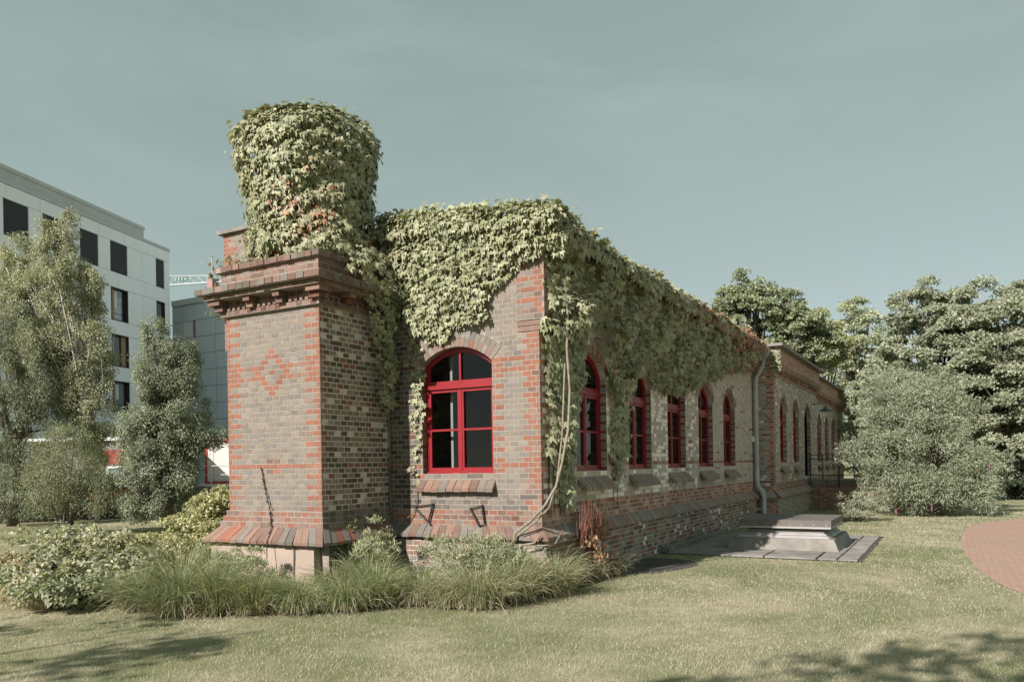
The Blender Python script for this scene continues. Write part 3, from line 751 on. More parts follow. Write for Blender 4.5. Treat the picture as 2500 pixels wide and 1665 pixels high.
# arches
def arch(fr, op, parent, indiv, c0):
    n_ = int(round(op.R * 2 * math.asin((op.a1 - op.a0) / 2 / op.R) / .078)); t1 = math.asin((op.a1 - op.a0) / 2 / op.R)
    J = MB()
    bedp = MB()
    L = op.arc(op.R + .004); U_ = op.arc(op.R + op.ring - .004)
    for (p, q, r_, s_) in zip(L[:-1], L[1:], U_[1:], U_[:-1]): bedp.quad(fr.P(*p, .0035), fr.P(*q, .0035), fr.P(*r_, .0035), fr.P(*s_, .0035))
    bedp.build('arch_joint', 'mortar' if indiv else 'mortar_side', parent)
    for i in range(n_):
        ta, tb = -t1 + 2 * t1 * i / n_, -t1 + 2 * t1 * (i + 1) / n_
        for R0, R1, sel in ((op.R, op.R + .125, 0), (op.R + .125, op.R + op.ring, 1)):
            R0 += .004 if sel else -.0; R1 -= .004
            if indiv: cc = (pick(('red', 3), ('pink', 2)) if i % 2 == 0 and sel == 0 else pick(('cream', 2), ('greybuff', 2), ('grey', 1.2), ('buff', 1)))
            else: cc = pick(('greybuff', 3), ('pale', 2), ('grey', 2)) if sel else pick(('brown', 2), ('dkred', 2), ('grey', 2))
            fa, ba = voussoir(op, fr, ta, tb, R0, R1, -.10 if sel == 0 else -.02, .0095)
            if indiv: m_ = MB(); m_.prism(fa, ba, cc); m_.build('arch_brick', 'brick', parent, col=True, center=True)
            else: J.prism(fa, ba, cc)
    if not indiv: J.build('window_arch', 'brick', parent, col=True, kind='stuff')
arch(GF, gop, BB, True, 0)
SUNNY[0] = 1.0
for op in sops: arch(SF, op, BB, False, 0)
SUNNY[0] = .60
# windows and sills
window(BB, GF, gop, REC, 2.98, label='large red arched casement window in the sunlit gable')
for op in sops: window(BB, SF, op, REC, 2.93)
cu = MB(); cu.box((-1.73, .32, 1.66), (-1.69, .36, 3.5)); cu.build('curtain', 'curtain', BB)
ledge(GF, -2.09, -.76, .135, 1.655, 1.425, -REC + .03, .11, .055, lambda i: pick(('pink', 4), ('grey', 2), ('brown', 3)), BB, e0=.02, e1=.02, name='sill_brick')
SUNNY[0] = 1.1
for op in sops:
    ledge(SF, op.a0 + .0, op.a1 + .0, .07, 1.655, 1.385, -REC + .03, .17, .055, lambda i: pick(('brown', 4), ('slate', 3), ('grey', 1)), BB, e0=.0, e1=.02, joined=True, name='window_sill', gap=.005)
# iron tie brackets
for pts in ([(-2.21, 1.14), (-1.85, 1.18), (-1.94, .90)], [(-1.18, 1.12), (-.97, 1.17), (-.93, .89), (-1.01, .86)]):
    m_ = MB(); P3 = [GF.P(a, z, .035) for a, z in pts]
    m_.tube([GF.P(pts[0][0], pts[0][1], -.01)] + P3[:1], .012, 6); m_.tube(P3[:2], .009, 6); m_.tube(P3[1:], .014, 6)
    end = GF.P(pts[0][0] + (.33 if len(pts) == 3 else .17), .86, .06); m_.tube([P3[0], end], .014, 6); m_.tube([P3[1], GF.P(pts[1][0], pts[1][1], -.01)], .012, 6)
    m_.build('iron_bracket', 'iron', BB)
# the 300 bricks that show largest become parts; the rest one piece of brickwork
SUNNY[0] = 1.0
V, F, C = B.geom()
nB = len(B.r)
cen = V.reshape(nB, 12, 3)[:, 8:12].mean(1)
pj = proj(cen); Nn = np.array([q[0].n for q in B.r]); wv = np.array([(q[2] - q[1]) * (q[4] - q[3]) for q in B.r])
view = nrmz(CAM - cen)
score = wv * np.clip((Nn * view).sum(1), 0, 1) / pj[:, 2] ** 2
hid = ((cen[:, 1] < .3) & (cen[:, 2] > 3.75) & (cen[:, 0] > -2.9)) | (cen[:, 2] < .75) | (cen[:, 2] > 4.7) | ((cen[:, 0] > -.02) & (cen[:, 1] < 1.2))
score[hid] = 0
order = np.argsort(-score)
top300 = order[:300]; rest = np.sort(order[300:])
V3 = V.reshape(nB, 12, 3); C3 = C.reshape(nB, 12, 3); f1 = F.reshape(nB, 9, 4)[0]
for i in top300: mesh('brick', V3[i], f1, 'brick', BB, C3[i], center=True)
mesh('brickwork', V3[rest].reshape(-1, 3), (f1[None] + (np.arange(len(rest)) * 12)[:, None, None]).reshape(-1, 4), 'brick', BB, C3[rest].reshape(-1, 3), kind='stuff')
# rain pipe at the far end of the side wall
dp = MB(); dp.tube([(.36, 13.72, 5.02), (.36, 13.72, 4.78), (.32, 13.72, 4.55), (.12, 13.72, 4.2), (.10, 13.72, 4.0), (.10, 13.72, 1.15), (.13, 13.7, 1.0), (.26, 13.66, .86), (.30, 13.65, .7), (.30, 13.65, .28), (.36, 13.5, .16)], .072, 12)
dpo = dp.build('rain_pipe', 'zinc', BB, smooth=True)
hp_ = MB(); hp_.hexa([(.26, 13.62, 4.72), (.46, 13.62, 4.72), (.46, 13.84, 4.72), (.26, 13.84, 4.72), (.22, 13.56, 5.0), (.52, 13.56, 5.0), (.52, 13.9, 5.0), (.22, 13.9, 5.0)]); hp_.build('rain_head', 'zinc', dpo)
for z in (3.4, 2.3, 1.3):
    m_ = MB(); m_.tube([(.10, 13.72, z - .02), (.10, 13.72, z + .02)], .082, 12); m_.build('pipe_clip', 'zinc', dpo)
m_ = MB(); m_.box((.005, 13.52, 2.32), (.07, 13.62, 2.48)); m_.build('junction_box', 'white_box', BB)
# ================================================================== annexe behind the main building
AX = .57
AN = thing('brick_annexe', (AX, 18, 0), 'lower brick annexe with corbelled cornice behind the rain pipe', 'building')
AF = Fr((AX, 0, 0), (0, 1, 0), (1, 0, 0)); AR = Fr((0, 13.95, 0), (1, 0, 0), (0, -1, 0)); AF2 = Fr((AX - .06, 0, 0), (0, 1, 0), (1, 0, 0))
aops = [Opening(14.85, 15.95, 1.70, 3.28, .42), Opening(17.15, 18.25, 1.70, 3.28, .42), Opening(19.4, 20.8, 1.20, 3.25, .45)]
aops2 = [Opening(y, y + 1.1, 1.70, 3.1, .42) for y in (22.9, 25.0, 27.1, 29.2)]
Y1, Y2 = 22.3, 31.2
m_ = MB(); backing(m_, AF, 13.95, Y1, 0, 4.9, aops, REC); backing(m_, AR, -.4, AX, 0, 4.9, [], REC); backing(m_, AF2, Y1, Y2, 0, 4.72, aops2, REC)
m_.quad(A(AX, Y1, 0), A(AX - .06, Y1, 0), A(AX - .06, Y1, 4.9), A(AX, Y1, 4.9)); m_.build('wall', 'mortar_side', AN)
m_ = MB(); m_.box((-6, Y2, 0), (AX - .06, Y2 + .2, 4.7)); m_.box((-6, 14.3, 0), (-5.8, Y2, 4.9)); m_.build('rear_wall', 'mortar_side', AN)
m_ = MB(); m_.box((-5.8, 14.3, .9), (AX - .5, Y2, 1.0)); m_.box((-.9, 14.35, 1), (-.8, Y2 - .1, 4.6)); m_.build('interior_lining', 'interior', AN)
m_ = MB(); m_.hexa([(-6.1, 13.75, 5.16), (AX + .32, 13.68, 5.08), (AX + .32, Y1 + .05, 5.08), (-6.1, Y1 + .05, 5.16), (-6.1, 13.75, 5.24), (AX + .32, 13.68, 5.16), (AX + .32, Y1 + .05, 5.16), (-6.1, Y1 + .05, 5.24)])
m_.hexa([(-6.1, Y1 + .06, 4.93), (AX + .24, Y1 + .06, 4.89), (AX + .24, Y2 + .2, 4.89), (-6.1, Y2 + .2, 4.93), (-6.1, Y1 + .06, 5.0), (AX + .24, Y1 + .06, 4.96), (AX + .24, Y2 + .2, 4.96), (-6.1, Y2 + .2, 5.0)]); m_.build('roof', 'slab', AN)
BA = Bricks(); SUNNY[0] = 1.2
def acol(a, z, k):
    if z < .9: return pick(('greybuff', 4), ('olive', 1.5), ('grey', 2))
    if z < 1.12: return pick(('dkred', 3), ('brown', 2))
    if a < 14.2 and (a < 14.09 or k % 2): return pick(('dkred', 4), ('brown', 2))
    if random.random() < .05: return pick(('dkred', 1), ('olive', 1))
    return pick(('greybuff', 7), ('cream', 2), ('grey', 1.5), ('pale', .8))
def arcol(a, z, k):
    if a > AX - .14 or (a > AX - .27 and k % 2): return pick(('dkred', 3), ('red', 2.2), ('brown', 2))
    if z < 1.15 and k % 2: return pick(('dkred', 2), ('grey', 1))
    return pick(('greybuff', 4), ('olive', 3), ('grey', 2), ('pale', 1))
lay(BA, AF, 13.95, Y1, .87, 4.25, acol, aops, head=.8); lay(BA, AF2, Y1, Y2, .87, 4.08, acol, aops2, head=.8)
lay(BA, AR, .0, AX, .87, 4.25, arcol)
for op in aops: jambs(BA, AF, op, REC, jc)
for op in aops2: jambs(BA, AF2, op, REC, jc)
def aband(z0, z1, p, y0, y1, x, cf, rows=1, ret=True, hp=.14):
    c_ = MB(); c_.box((x - .3, y0 - p, z0), (x + p, y1, z1)); c_.build('cornice_course', 'mortar_side', AN)
    lay(BA, Fr((x + p, 0, 0), (0, 1, 0), (1, 0, 0)), y0 - p, y1, z0, z1, cf, rows and (), hp=hp, course=(z1 - z0) / rows)
    if ret: lay(BA, Fr((0, y0 - p, 0), (1, 0, 0), (0, -1, 0)), -.1, x + p, z0, z1, cf, course=(z1 - z0) / rows)
rc2 = lambda a, z, k: pick(('pink', 2.5), ('brown', 3), ('red', 2), ('dkred', 1))
for y0, y1, x, dz in ((13.95, Y1, AX, 0), (Y1 + .01, Y2, AX - .06, -.19)):
    r_ = dz == 0
    aband(4.25 + dz, 4.33 + dz, .05, y0, y1, x, rc2, ret=r_)
    y = y0 - .05; i = 0
    while y < y1 - .1:      # dentils of the cornice, two steps
        m_ = MB(); m_.box((x - .02, y, 4.33 + dz), (x + .12, y + .12, 4.41 + dz), pick(('brown', 2), ('dkred', 2), ('pink', 1))); m_.box((x - .02, y + .02, 4.412 + dz), (x + .18, y + .11, 4.49 + dz), pick(('brown', 2), ('pink', 1)))
        m_.build('dentil', 'brick_far', AN, col=True, center=True)
        y += .25; i += 1
    aband(4.49 + dz, 4.565 + dz, .20, y0, y1, x, rc2, ret=r_)
    aband(4.565 + dz, 4.64 + dz, .24, y0, y1, x, rc2, ret=r_)
    aband(4.64 + dz, 5.08 + dz, .12, y0, y1, x, lambda a, z, k: pick(('pink', 4), ('red', 2), ('brown', 2)), rows=6, ret=r_)
for op in aops: arch(AF, op, AN, False, 0)
for op in aops2: arch(AF2, op, AN, False, 0)
for op in aops[:2]: window(AN, AF, op, REC, 2.95)
for op in aops2: window(AN, AF2, op, REC, 2.9)
d_ = MB(); AF.box(d_, 19.4, 20.8, 1.2, 3.68, -.6, -.5); d_.build('door', 'dark_frame', AN)
for fr_, ops in ((AF, aops[:2]), (AF2, aops2)):
    for op in ops: ledge(fr_, op.a0, op.a1, .085, 1.70, 1.43, -REC + .03, .16, .06, lambda i: pick(('brown', 3), ('slate', 3)), AN, joined=True, name='window_sill', mat='brick_far')
m_ = MB(); m_.box((AX - .3, 13.83, 0), (AX + .12, Y1, .68)); m_.box((AX - .34, Y1, 0), (AX + .08, Y2, .68)); m_.box((0, 13.84, 0), (AX, 14.2, .68)); m_.build('plinth', 'mortar_side', AN)
lay(BA, AF.off(.121), 13.83, Y1, .0, .68, acol); lay(BA, Fr((0, 13.83, 0), (1, 0, 0), (0, -1, 0)), .1, AX + .12, .0, .68, arcol)
ledge(AF, 13.95, 20.2, .085, .88, .72, .0, .2, .05, lambda i: pick(('brown', 3), ('grey', 3)), AN, e0=.2, joined=True, name='plinth_ledge', mat='brick_far')
ledge(AR, .1, AX, .085, .88, .72, .0, .2, .05, lambda i: pick(('brown', 3), ('grey', 3), ('dkred', 2)), AN, e1=.2, joined=True, name='plinth_ledge', mat='brick_far')
V, F, C = BA.geom(); mesh('brickwork', V, F, 'brick_far', AN, C, kind='stuff')
# swan-neck lamp beside the annexe door
lm = MB(); lm.tube([(AX, 20.9, 3.82), (AX + .28, 20.9, 3.84), (AX + .5, 20.9, 3.82), (AX + .52, 20.9, 3.7)], .014, 6); lo = lm.build('wall_lamp', 'lamp_green', AN)
lm = MB(); Rr = [(.03, 3.72), (.05, 3.68), (.09, 3.64), (.22, 3.57), (.23, 3.55)]
for (ra, za), (rb_, zb_) in zip(Rr[:-1], Rr[1:]):
    for i in range(16):
        t0, t1 = 2 * PI * i / 16, 2 * PI * (i + 1) / 16
        cx, cy = AX + .52, 20.9
        lm.quad(A(cx + ra * math.cos(t0), cy + ra * math.sin(t0), za), A(cx + rb_ * math.cos(t0), cy + rb_ * math.sin(t0), zb_), A(cx + rb_ * math.cos(t1), cy + rb_ * math.sin(t1), zb_), A(cx + ra * math.cos(t1), cy + ra * math.sin(t1), za))
lm.build('lamp_shade', 'lamp_green', lo)

# entrance landing with brick retaining wall and railing
LD = thing('entrance_landing', (2.2, 20.6, 0), 'raised landing of red brick with concrete coping and iron railing at annexe door', 'landing')
RF = Fr((0, 20.0, 0), (1, 0, 0), (0, -1, 0))
m_ = MB(); m_.box((AX + .13, 20.002, 0), (3.9, 22.2, .86)); m_.build('landing_core', 'mortar_side', LD)
BL = Bricks(); lay(BL, RF, AX + .14, 3.9, 0, .85, lambda a, z, k: pick(('dkred', 4), ('brown', 3), ('red', 1)), hp=.14, head=.1)
V, F, C = BL.geom(); mesh('brickwork', V, F, 'brick_far', LD, C, kind='stuff')
x = AX + .13
for w in (.5, .8, .8, .8, .3):
    m_ = MB(); m_.box((x + .005, 19.93, .862), (x + w - .005, 22.2, 1.05)); m_.build('coping_slab', 'concrete', LD, center=True); x += w
rl = MB()
for z in (1.95, 1.80, 1.22): rl.tube([(AX + .05, 20.05, z), (3.3, 20.05, z)], .017, 6)
rl.build('rail', 'rust_rail', LD)
for x, zb in ((AX + .08, 1.06), (AX + .5, 1.06), (1.62, .78), (2.1, 1.06), (3.28, 1.06)):
    m_ = MB(); y = 20.05 if zb > .9 else 19.9
    m_.tube([(x, y, zb), (x, y, 1.97)], .026 if zb < .9 else .02, 6); m_.build('railing_post', 'rust_rail', LD)

# ------------------------------------------------------------------ roof hatch box on the patio
HB = thing('skylight_hatch', (2.2, 6.9, 0), 'low concrete hatch with ribbed metal flashing and brown sheet lid on slabs', 'hatch')
m_ = MB(); m_.hexa([(1.17, 5.80, .03), (3.24, 5.80, .03), (3.24, 8.05, .03), (1.17, 8.05, .03), (1.24, 5.90, .25), (3.14, 5.90, .25), (3.14, 7.95, .25), (1.24, 7.95, .25)]); m_.build('concrete_curb', 'concrete', HB)
for i, (z0, z1, ins) in enumerate(((.252, .30, .07), (.305, .35, .13), (.355, .405, .19))):
    m_ = MB(); a, b, c, d = 1.30 + ins, 3.08 - ins, 5.96 + ins, 7.9 - ins
    m_.hexa([(a - .05, c - .05, z0), (b + .05, c - .05, z0), (b + .05, d + .05, z0), (a - .05, d + .05, z0), (a, c, z1), (b, c, z1), (b, d, z1), (a, d, z1)]); m_.build('flashing', 'aluminium', HB)
m_ = MB(); m_.box((1.52, 6.18, .40), (2.86, 7.7, .44)); m_.build('gap_shadow_rail', 'iron', HB)
lid = MB(); lid.box((1.36, 6.02, .475), (3.08, 7.86, .60)); lido = lid.build('lid', 'lid_brown', HB)
m_ = MB(); m_.box((1.365, 6.01, .438), (3.075, 7.85, .474)); m_.build('lid_edge', 'aluminium', HB)
for i in range(8):
    m_ = MB(); x = 1.45 + i * .22; m_.tube([(x, 6.022, .51), (x, 6.012, .51)], .012, 6); m_.build('rivet', 'aluminium', lido)

# rusty steel edging of the bed
m_ = MB(); m_.box((.43, -.02, -.05), (.442, 1.78, .24)); m_.box((.10, 1.768, -.05), (.43, 1.78, .24))
tag(m_.build('steel_edging', 'corten'), 'rusty steel edging strip holding the raised bed by the wall', 'edging')
# weathered post with peeling white paint
m_ = MB(); m_.hexa([(.13, 1.28, .05), (.30, 1.24, .05), (.32, 1.40, .05), (.14, 1.44, .05), (.12, 1.27, .80), (.30, 1.24, .83), (.31, 1.39, .78), (.14, 1.43, .76)]); m_.tube([(.08, 1.2, .1), (.075, 1.19, .74)], .035, 7)
tag(m_.build('wooden_post', 'peeling_wood'), 'short weathered post with peeling white paint below the dried red shrub', 'post')

# ================================================================== background buildings
P0 = CAM + 44.6 * (rgt * ((0 - 1250) / FPX) + fwd); P1 = CAM + 60.0 * (rgt * ((422 - 1250) / FPX) + fwd)
P0[2] = P1[2] = 0
dv = P1 - P0; LW = float(np.linalg.norm(dv)); dv /= LW
WF = Fr(P1, dv, (dv[1], -dv[0], 0))
OB = thing('office_building', P1, 'white panelled office block with black louvres and brown side shutters', 'building')
m_ = MB(); WF.box(m_, -26, -.02, 0, 18.4, -14, -.36); m_.build('core', 'joint', OB)
m_ = MB(); WF.box(m_, -26.2, .05, 18.4, 18.62, -14, .02); WF.box(m_, -26, -2.6, 18.62, 19.32, -14, -.25); WF.box(m_, -26.1, -2.55, 19.32, 19.55, -14, -.18); m_.build('parapet', 'parapet_metal', OB)
k = 1.0
cols = [(-26, None), (-15.2, -13.4), (-12.3, -10.6), (-9.25, -7.6), (-6.45, -4.75), (-1.62, -.66)]
rowsW = [(15.45, 17.55, 'louvre'), (12.15, 14.4, 'win'), (9.0, 11.2, 'win'), (5.85, 8.0, 'win'), (2.9, 4.8, 'win')]
zcuts = [18.36]
def panel(a0, a1, z0, z1):
    mm = MB(); WF.box(mm, a0 + .012, a1 - .012, z0 + .012, z1 - .012, -.37, 0); mm.build('panel', 'white_panel', OB, center=True)
def split(a0, a1, z0, z1, w=2.6):
    n_ = max(1, int(round((a1 - a0) / w)))
    for i in range(n_): panel(a0 + (a1 - a0) * i / n_, a0 + (a1 - a0) * (i + 1) / n_, z0, z1)
ztop = 18.38
for ri, (z0, z1, kd) in enumerate(rowsW):
    split(-20, 0, z1, ztop, 2.9 if ri % 2 else 2.4)
    x = -20.0
    for ci, cc in enumerate(cols[1:]):
        a0, a1 = cc
        split(x, a0, z0, z1, 1.6); x = a1
        if kd == 'louvre':
            mm = MB(); WF.box(mm, a0, a1, z0, z1, -.12, -.05); lo_ = mm.build('louvre', 'louvre_black', OB)
            mm = MB(); n_ = 17
            for i in range(n_):
                zz = z0 + (z1 - z0) * (i + .3) / n_
                mm.hexa([WF.P(a0 + .03, zz, -.01), WF.P(a1 - .03, zz, -.01), WF.P(a1 - .03, zz + .02, -.06), WF.P(a0 + .03, zz + .02, -.06), WF.P(a0 + .03, zz + .04, -.01), WF.P(a1 - .03, zz + .04, -.01), WF.P(a1 - .03, zz + .06, -.06), WF.P(a0 + .03, zz + .06, -.06)])
            mm.build('slats', 'louvre_slat', lo_, kind='stuff')
        else:
            mm = MB(); WF.box(mm, a0, a1, z0, z1, -.32, -.26)
            for q in ((a0, a0 + .06, z0, z1), (a1 - .06, a1, z0, z1), (a0 + .06, a1 - .06, z0, z0 + .06), (a0 + .06, a1 - .06, z1 - .06, z1)): WF.box(mm, *q, -.26, .02)
            wo_ = mm.build('window', 'dark_frame', OB)
            wleft = (ri % 2 == 1) == (ci % 2 == 1)
            s0, s1 = (a0 + .07, a0 + .5) if wleft else (a1 - .5, a1 - .07)
            if a1 - a0 > 1.2:
                mm = MB(); WF.box(mm, s0, s1, z0 + .07, z1 - .07, -.26, -.16); mm.build('shutter', 'wood_panel', wo_)
                g0, g1 = (s1 + .03, a1 - .3) if wleft else (a0 + .09, s0 - .2)
            else: g0, g1 = a0 + .08, a1 - .08
            mm = MB(); WF.box(mm, g0, g1, z0 + .55, z1 - .09, -.255, -.235); mm.build('pane', 'office_glass', wo_)
            mm = MB(); WF.box(mm, g0, g1, z0 + .08, z0 + .5, -.255, -.235); mm.build('pane', 'office_glass', wo_)
            if g1 - g0 > .5:
                mm = MB(); WF.box(mm, g0 + .03, g0 + (g1 - g0) * .4, z0 + .9, z1 - .2, -.234, -.23); mm.build('blind', 'blind_white', wo_)
    split(x, 0, z0, z1, 1.3); ztop = z0
split(-20, 0, .3, ztop, 2.6)

GB = thing('grey_building', (-47, 33, 0), 'blue grey panelled block half in shadow behind the white office block', 'building')
YF = Fr((0, 32.5, 0), (1, 0, 0), (0, -1, 0))
m_ = MB(); m_.box((-49.85, 32.57, 0), (-36, 44, 15.0)); m_.build('core', 'joint', GB)
m_ = MB(); m_.box((-49.8, 32.4, 15.0), (-36, 44, 15.45)); m_.build('parapet', 'parapet_metal', GB)
xs_ = [-49.85, -48.6, -47.1, -44.8, -42.5, -40.2, -38]
z = 14.98; r_ = 0
while z > 1:
    z0 = z - 1.32
    for a, b in zip(xs_[:-1], xs_[1:]):
        if r_ == 1 and abs(a + 48.6) < .1:
            mm = MB(); YF.box(mm, a + .05, b - .3, z0 + .0, z - .02, -.05, .02); wo_ = mm.build('window', 'container_white', GB)
            mm = MB(); YF.box(mm, a + .2, b - .4, z0 + .12, z - .14, .021, .03); mm.build('pane', 'blind_white', wo_)
            continue
        mm = MB(); YF.box(mm, a + .02, b - .02, z0 + .02, z - .02, -.06, 0); mm.build('panel', 'grey_panel', GB, center=True)
    z = z0; r_ += 1

# tower crane far behind
CP = CAM + 120 * (rgt * ((527 - 1250) / FPX) + fwd); CP[2] = 0
CR = thing('tower_crane', CP, 'grey lattice tower crane with a lettered sign beyond the roofs', 'crane')
jd = -rgt * .97 + fwd * .24; jd /= np.linalg.norm(jd)
m_ = MB()
tw = .8
for sx in (-1, 1):
    for sy in (-1, 1): m_.tube([CP + rgt * sx * tw + fwd * sy * tw, CP + rgt * sx * tw + fwd * sy * tw + A(0, 0, 29.5)], .09, 5)
for i in range(18):
    z = i * 1.64
    for s_ in (-1, 1):
        m_.tube([CP + rgt * tw * s_ - fwd * tw + A(0, 0, z), CP - rgt * tw * s_ - fwd * tw + A(0, 0, z + 1.64)], .05, 4)
m_.build('tower', 'crane_red', CR)
m_ = MB(); q = CP + A(0, 0, 29.3); m_.box(tuple(q - A(.6, .6, .2)), tuple(q + A(.6, .6, 1.5))); m_.build('slewing_platform', 'crane_red', CR)
jb = MB(); J0 = CP + A(0, 0, 30.35); n_ = 14; L_ = 20
for i in range(n_ + 1):
    t = i / n_ * L_
    p = J0 + jd * t + A(0, 0, .012 * t); top = p + A(0, 0, 1.0 + .055 * t)
    if i:
        for a, b in ((pp_, p), (ptop, top)): jb.tube([a - rgt * 0, b], .09 if a is ptop else .17, 5)
        jb.tube([ptop, p], .05, 4); jb.tube([pp_, top], .05, 4)
    pp_, ptop = p, top
jb.tube([J0 + jd * -6, J0], .2, 5); jb.tube([J0 + A(0, 0, 1.0), J0 + A(0, 0, 4.2)], .12, 5); jb.build('jib', 'crane_grey', CR)
cx_ = J0 + jd * 3.9 + A(0, 0, -.1)
side = np.cross(jd, A(0, 0, 1)); side = side if side @ fwd < 0 else -side
lx = rgt * .97 - fwd * .24; lx -= 0; lx = -jd
SGN = CAM + 118.5 * (rgt * ((434 - 1250) / FPX) + fwd); SGN[2] = 30.75
sgo = None
letters = {'Z': [((0, 1), (1, 1)), ((1, 1), (0, 0)), ((0, 0), (1, 0))], 'E': [((0, 0), (0, 1)), ((0, 1), (1, 1)), ((0, .5), (.85, .5)), ((0, 0), (1, 0))],
           'C': [((1, .85), (.7, 1)), ((.7, 1), (.25, 1)), ((.25, 1), (0, .75)), ((0, .75), (0, .25)), ((0, .25), (.25, 0)), ((.25, 0), (.7, 0)), ((.7, 0), (1, .15))],
           'H': [((0, 0), (0, 1)), ((1, 0), (1, 1)), ((0, .5), (1, .5))]}
for i, ch in enumerate('ZECH'):
    o_ = SGN + lx * (i * .56) + A(0, 0, -.015 * i - .58)
    mm = MB(); fn = np.cross(lx, A(0, 0, 1)); 
    if fn @ fwd > 0: fn = -fn
    mm.hexa([o_ + fn * .05, o_ + lx * .5 + fn * .05, o_ + lx * .5 - fn * .05, o_ - fn * .05] + [q_ + A(0, 0, .62) for q_ in (o_ + fn * .05, o_ + lx * .5 + fn * .05, o_ + lx * .5 - fn * .05, o_ - fn * .05)])
    pn = mm.build('sign_panel', 'sign_green', CR)
    mm = MB()
    for (a, b) in letters[ch]:
        pa = o_ + lx * (.12 + .26 * a[0]) + A(0, 0, .12 + .38 * a[1]) + fn * .07; pb = o_ + lx * (.12 + .26 * b[0]) + A(0, 0, .12 + .38 * b[1]) + fn * .07
        mm.tube([pa, pb], .042, 5)
    mm.build('letter', 'sign_white', pn)

# site container on a steel deck
cu_ = A(.873, .487, 0); cn_ = A(.487, -.873, 0)
CO = CAM + 45 * (rgt * ((500 - 1250) / FPX) + fwd); CO[2] = 0
KF = Fr(CO, cu_, cn_)
KT = thing('site_container', CO, 'white site container with red frame standing on a railed deck', 'container')
m_ = MB(); KF.box(m_, .12, 5.9, 1.12, 3.35, -2.4, -.03); KB = m_.build('body', 'container_white', KT)
m_ = MB()
for q in ((0, .14, 1.0, 3.6), (5.86, 6, 1.0, 3.6), (.14, 5.86, 3.35, 3.6), (.14, 5.86, 1.0, 1.12)): KF.box(m_, *q, -2.45, 0)
m_.build('frame', 'container_red', KT)
m_ = MB(); KF.box(m_, .5, 1.38, 1.14, 3.1, -.028, -.012); m_.build('door', 'container_white', KT)
m_ = MB()
for a in (.5, 1.38): KF.box(m_, a - .015, a + .015, 1.14, 3.1, -.028, .0)
KF.box(m_, .5, 1.38, 3.09, 3.12, -.028, 0); m_.build('door_frame', 'rail_grey', KT)
DK = thing('steel_deck', CO + A(0, 0, 0), 'steel deck with grey tube railing under the site container', 'deck')
m_ = MB(); KF.box(m_, -6, 6.4, .86, .995, -2.6, 1.0); m_.build('deck_plate', 'rail_grey', DK)
for a in np.arange(-5.8, 6.4, 1.3):
    m_ = MB(); m_.tube([KF.P(a, 0, .9), KF.P(a, 2.02, .9)], .035, 6); m_.build('post', 'rail_grey', DK)
m_ = MB()
for z in (1.5, 2.0): m_.tube([KF.P(-6, z, .9), KF.P(6.4, z, .9)], .03, 6)
m_.build('rail', 'rail_grey', DK)
# low pavilion with red walls behind the trees
RO = CAM + 41 * (rgt * ((225 - 1250) / FPX) + fwd); RO[2] = 0
LF = Fr(RO, cu_, cn_)
LP = thing('low_pavilion', RO, 'low red walled pavilion with white window band behind the hedge', 'building')
m_ = MB(); LF.box(m_, -7, 3.3, 0, 3.4, -5, 0); m_.build('wall', 'concrete', LP)
m_ = MB(); LF.box(m_, -.3, 1.6, 2.15, 2.9, 0, .06); LF.box(m_, -.3, 3.0, .35, .94, 0, .06); m_.build('red_cladding', 'red_wall', LP)
m_ = MB(); LF.box(m_, -7.2, 3.45, 3.4, 3.55, -5, .3); LF.box(m_, -.2, 2.9, .95, 2.05, .0, .05); m_.build('white_band', 'white_panel', LP)
for a in (-.05, .9, 1.75):
    m_ = MB(); LF.box(m_, a, a + .72, 1.05, 1.95, .05, .09); wo_ = m_.build('window', 'dark_frame', LP)
    m_ = MB(); LF.box(m_, a + .06, a + .66, 1.12, 1.88, .091, .10); m_.build('pane', 'office_glass', wo_)
m_ = MB(); LF.box(m_, 2.95, 3.28, 1.1, 1.95, .0, .04); m_.build('panel', 'white_panel', LP)
